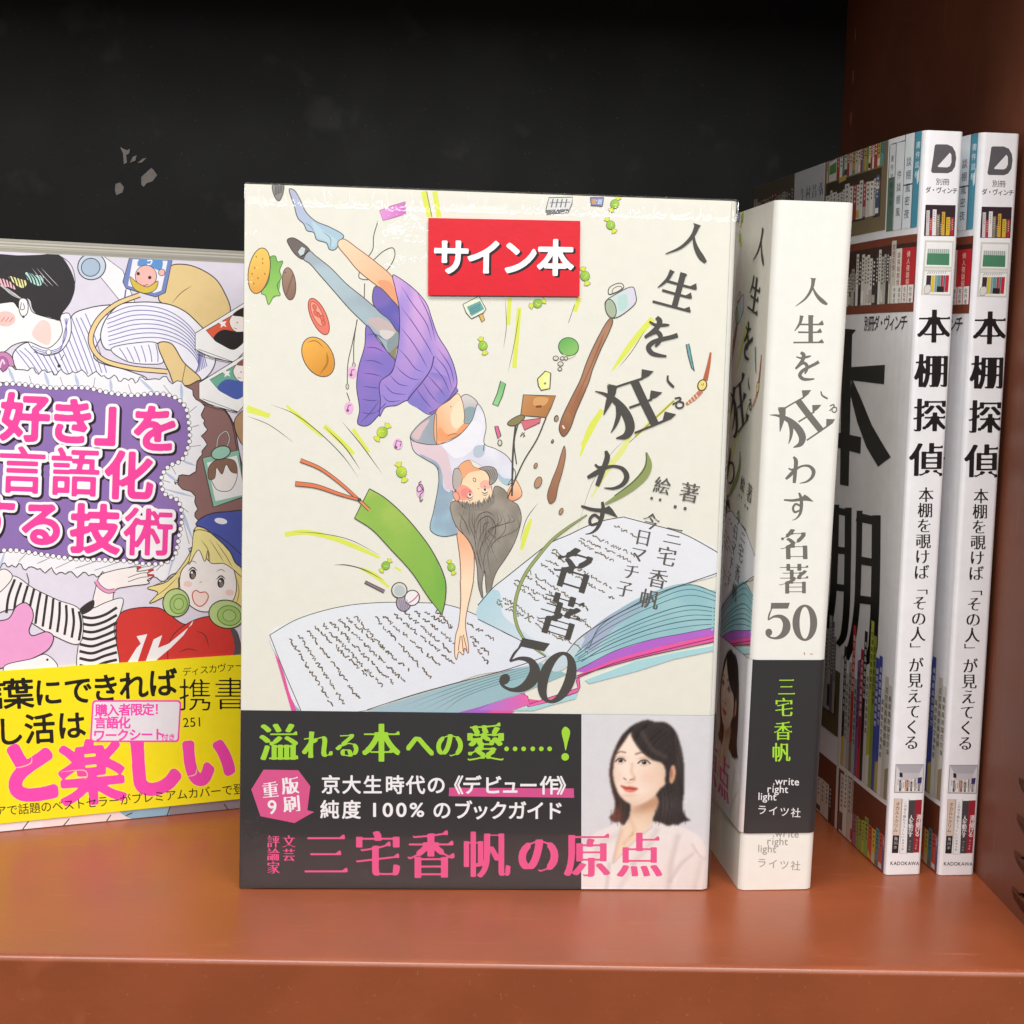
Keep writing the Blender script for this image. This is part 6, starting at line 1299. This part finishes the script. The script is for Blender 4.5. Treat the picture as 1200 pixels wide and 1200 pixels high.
    for x, w, c in ((306, 32, '#3a2e34'), (340, 22, '#d9bc3c'), (364, 14, '#7fa098'), (379, 24, '#5f9498'), (404, 16, '#b03644'), (421, 12, '#55707a'), (434, 24, '#c42c3a')):
        p.fill([(x+8, 1046), (x+w+8, 1047), (x+w, 1160), (x, 1158)], c, smooth=False)
    for j in range(9): p.line([(318+j*15, 1036), (330+j*14, 1020)], '#a8a6a2', 5, smooth=False)
    p.fill([(384, 1120), (430, 1122), (428, 1160), (380, 1158)], '#2c2628', smooth=False); p.fill([(302, 1120), (330, 1110), (345, 1130), (330, 1165), (300, 1168)], '#d9d6d2', line='#7a7674', lw=3)
    p.T = T0
    for ch, q in zip('本棚探偵', ((1094, 382.5), (1091.3, 434.8), (1089.3, 487), (1086, 539))): p.glyph(ch, q, 42, '#1f1c1d', 'minchos', .016, skew=.02)
    for k, ch in enumerate('本棚を覗けば﹁その人﹂が見えてくる'):
        q = (1085.2-k*1.02, 580+k*18.15); p.glyph(ch, q, 18.6 if ch not in '﹁﹂' else 17, '#2a2728', 'minchos', .0)
    k5 = at(1020, 880, 7.5); p.T = k5
    p.fill([(228, 120), (482, 122), (472, 376), (214, 370)], '#8f8d92', smooth=False); p.fill([(234, 126), (476, 128), (466, 370), (220, 364)], '#d6d4d6', smooth=False)
    p.fill([(234, 126), (476, 128), (440, 200), (272, 196)], '#b3b0b6', smooth=False); p.fill([(272, 196), (440, 200), (420, 355), (262, 352)], '#c6c3c6', smooth=False)
    for j, c in enumerate(['#e6e2dc', '#3a3a58', '#d9d4cc', '#e9e6e0', '#c9a88a', '#8a4a44', '#dedad2', '#2e2c40', '#efece6', '#a8a298', '#e2ded8', '#4a4a6a', '#d0ccc4']):
        x = 244+j*16.6; h_ = (252 if j % 3 else 236)+(j % 4)*8; p.fill([(x, h_), (x+15, h_), (x+13, 358), (x-3, 358)], c, smooth=False)
        p.line([(x+6, h_+14), (x+5, h_+70)], '#55504e' if sum(rgb(c)) > 330 else '#c9c6c4', 4, smooth=False)
    p.fill([(262, 190), (290, 200), (290, 236), (262, 232)], '#2c2a2e', smooth=False); p.fill([(425, 240), (462, 236), (455, 290), (420, 290)], '#3a3468', smooth=False)
    p.fill([(216, 420), (284, 424), (264, 745), (204, 742)], '#dcc9b8', smooth=False, line='#8a7f78', lw=3); p.fill([(204, 746), (262, 748), (252, 902), (196, 900)], '#2a2426', smooth=False)
    p.fill([(288, 424), (346, 424), (328, 908), (264, 905)], '#eeedee', smooth=False, line='#77757a', lw=3); p.fill([(346, 438), (402, 438), (382, 902), (326, 900)], '#46464a', smooth=False); p.fill([(402, 436), (464, 434), (438, 898), (382, 900)], '#9c2834', smooth=False)
    p.text('オカルトクリム', (248, 470), (-3.2, 38), 40, '#55443c', 'sans', .01, rot=3); p.text('角川ホ', (232, 775), (-3, 38), 34, '#d9d2cc', 'sans', .0)
    p.text('この世で最もうつくしい', (318, 460), (-2.6, 30), 28, '#333136', 'sans', .0); p.text('新潮文庫', (296, 790), (-2, 26), 20, '#55535a', 'sans', .0)
    p.text('人を動かす', (368, 590), (-2.2, 38), 46, '#eceaea', 'sans', .02); p.text('道は開ける', (436, 585), (-4, 38), 46, '#f0e6e4', 'sans', .02); p.text('カーネギ', (357, 800), (-2, 24), 22, '#b9b6b8', 'sans', .0); p.text('カーネギ', (415, 790), (-2.4, 24), 22, '#e0c9c9', 'sans', .0)
    p.words('KADOKAWA', (182, 1006), 44, '#3a383b', wt=.01, rot=1, sx=.94)
    return p
MAG = mag_art()
def make_mag(label, x, y, yaw, src=None):
    loc = ((x-math.sin(yaw)*MW)*MM, (y+math.cos(yaw)*MW)*MM, 0.1*MM); rot = (0.0055, 0, yaw-math.pi/2)
    if src:
        o = src.copy(); COL.objects.link(o); o.location = loc; o.rotation_euler = rot; o['label'] = label
        for ch in list(src.children): c = ch.copy(); COL.objects.link(c); c.parent = o
        return o
    t = thing('book', label, 'book', loc, rot, 'two copies of the bookshelf photo book')
    wrap = Wrap(MW, MT, MH, 1.1, bulge=3.0)
    bm = bmesh.new(); lay = bm.verts.layers.float_color.new('ink'); sheet(bm, lay, wrap, 0, 2*MW+MT, 0, MH, MAG.paper, 0.35)
    MAG.bake(bm, lay, wrap.place, wrap.stops(), dz=0.04, cuts_v=np.linspace(0, MH, 22)[1:-1]); link('cover', bm, M_COVER, t)
    bm = bmesh.new(); box(bm, 1*MM, 0.5*MM, 0.4*MM, (MW-1.2)*MM, (MT-.5)*MM, (MH-.6)*MM, 0.0002); link('page_block', bm, M_PAGES, t)
    return t
m_ = make_mag('tall white book with a bookshelf photo cover, standing next to the white illustrated spine', 121.41, -29.08, 0.105)
make_mag('tall white book with a bookshelf photo cover, standing against the brown side panel', 137.1, -28.6, 0.092, m_)

# ================================================================== the steel bookcase
def build_case():
    t = thing('bookcase', 'brown steel bookcase with black back board holding all the books', 'bookcase', (0.0, 0.0, 0.0))
    WX, YB, YF = 0.1486, 0.1785, -0.0928
    # shelf board with a rolled front edge
    bm = bmesh.new(); r = 0.0016
    prof = [(YB, 0.0), (YF+0.0045, 0.0), (YF+0.004, 0.00025), (YF+0.003, 0.00025)]
    for k in range(9): a = math.pi/2*k/8; prof.append((YF+0.002-r*math.sin(a)*1.25+0.0, -r+0.00025+r*math.cos(a)))
    prof += [(prof[-1][0], -0.034), (prof[-1][0]+0.0012, -0.035), (prof[-1][0]+0.012, -0.035), (prof[-1][0]+0.012, -0.0016), (YB, -0.0016)]
    xs = [-0.75, WX]
    g = [[bm.verts.new((x, y, z)) for (y, z) in prof] for x in xs]
    n = len(prof)
    for k in range(n): bm.faces.new((g[0][k], g[0][(k+1) % n], g[1][(k+1) % n], g[1][k]))
    bm.faces.new(g[0][::-1]); bm.faces.new(g[1])
    bmesh.ops.recalc_face_normals(bm, faces=bm.faces[:])
    link('shelf_board', bm, M_BROWN, t)
    bm = bmesh.new(); box(bm, -0.75, YF, 0.372, WX, YB, 0.392, 0.001); link('upper_shelf_board', bm, M_BROWN, t)
    bm = bmesh.new(); box(bm, -0.75, YB+0.0002, -0.035, WX+0.002, YB+0.006, 0.392); bp = link('back_panel', bm, M_BLACK, t)
    # torn label left on the board
    for q in ([(137, 170), (146, 174), (150, 172), (149, 178), (145, 180), (146, 190), (142, 192), (141, 178)], [(150, 190), (154, 182), (159, 180), (157, 187)], [(160, 190), (167, 184), (172, 183), (166, 189)], [(165, 208), (178, 196), (181, 198), (186, 205), (180, 213), (172, 216), (168, 221), (165, 218)], [(131, 218), (137, 216), (142, 222), (140, 229), (132, 233), (130, 226)]):
        bm = bmesh.new(); V, F = triangulate([[((x-155)*0.31-143.4, 217-(y-198)*0.31) for x, y in q]])
        vs = [bm.verts.new((x*MM, YB-0.00025, z*MM)) for x, z in V]
        for f in F: bm.faces.new([vs[i] for i in f])
        e = bmesh.ops.extrude_face_region(bm, geom=bm.faces[:]); 
        for v in e['geom']:
            if isinstance(v, bmesh.types.BMVert): v.co.y += 0.0003
        bmesh.ops.recalc_face_normals(bm, faces=bm.faces[:])
        link('label_scrap', bm, M_RESIDUE, bp)
    # side panel pierced by louvres and shelf-peg dimples
    y0, y1, z0, z1 = YF-0.004, YB, -0.035, 0.392
    slots = []
    for k in range(4): slots.append((-0.0885, -0.0575, 0.0385-k*0.0101, 0.0050))
    loops = [[(y0, z0), (y1, z0), (y1, z1), (y0, z1)]]
    for a, b, zc, h in slots: loops.append([(a, zc-h/2), (b-0.002, zc-h/2), (b, zc-h*0.4), (b-0.003, zc-h*0.1), (b-0.010, zc+h*0.3), (b-0.016, zc+h/2), (a, zc+h/2)])
    loops = [[(p[0]*1000, p[1]*1000) for p in L] for L in loops]
    bm = bmesh.new(); V, F = triangulate(loops)
    vs = [bm.verts.new((WX, y*MM, z*MM)) for y, z in V]
    for f in F: bm.faces.new([vs[i] for i in f])
    e = bmesh.ops.extrude_face_region(bm, geom=bm.faces[:])
    for v in e['geom']:
        if isinstance(v, bmesh.types.BMVert): v.co.x += 0.0012
    bmesh.ops.recalc_face_normals(bm, faces=bm.faces[:])
    box(bm, WX+0.012, y0, z0, WX+0.0132, y1, z1)
    for k in range(24):      # a column of small pressed dimples near the back
        z = -0.02+k*0.0165; c = bmesh.ops.create_uvsphere(bm, u_segments=10, v_segments=6, radius=0.0022)
        for v in c['verts']: v.co = Vector((v.co.x*0.25+WX+0.0001, v.co.y*0.8+YB-0.014, v.co.z*1.5+z))
    sd = link('side_panel', bm, M_WALL, t)
    for a, b, zc, h in slots:      # pressed hoods over the slots
        bm = bmesh.new(); L = b-a+0.006; nu, nv = 16, 9; g = []
        for i in range(nu+1):
            u = i/nu; y = a-0.002+L*u; env = min(1, ((1-u)/0.28))**0.5 if u > 0.72 else 1.0
            row = []
            for j in range(nv+1):
                w = j/nv; z = zc-h*0.5-0.0030*env*(1-w)+w*h*0.25; x = WX-0.0001-0.0008*env*math.sin(w*math.pi/2)**1.2
                row.append(bm.verts.new((x, y, z)))
            g.append(row)
        for i in range(nu):
            for j in range(nv): bm.faces.new((g[i][j], g[i+1][j], g[i+1][j+1], g[i][j+1]))
        e = bmesh.ops.solidify(bm, geom=bm.faces[:], thickness=0.0008)
        bmesh.ops.recalc_face_normals(bm, faces=bm.faces[:])
        for f in bm.faces: f.smooth = True
        link('louvre', bm, M_WALL, sd)
    return t
build_case()
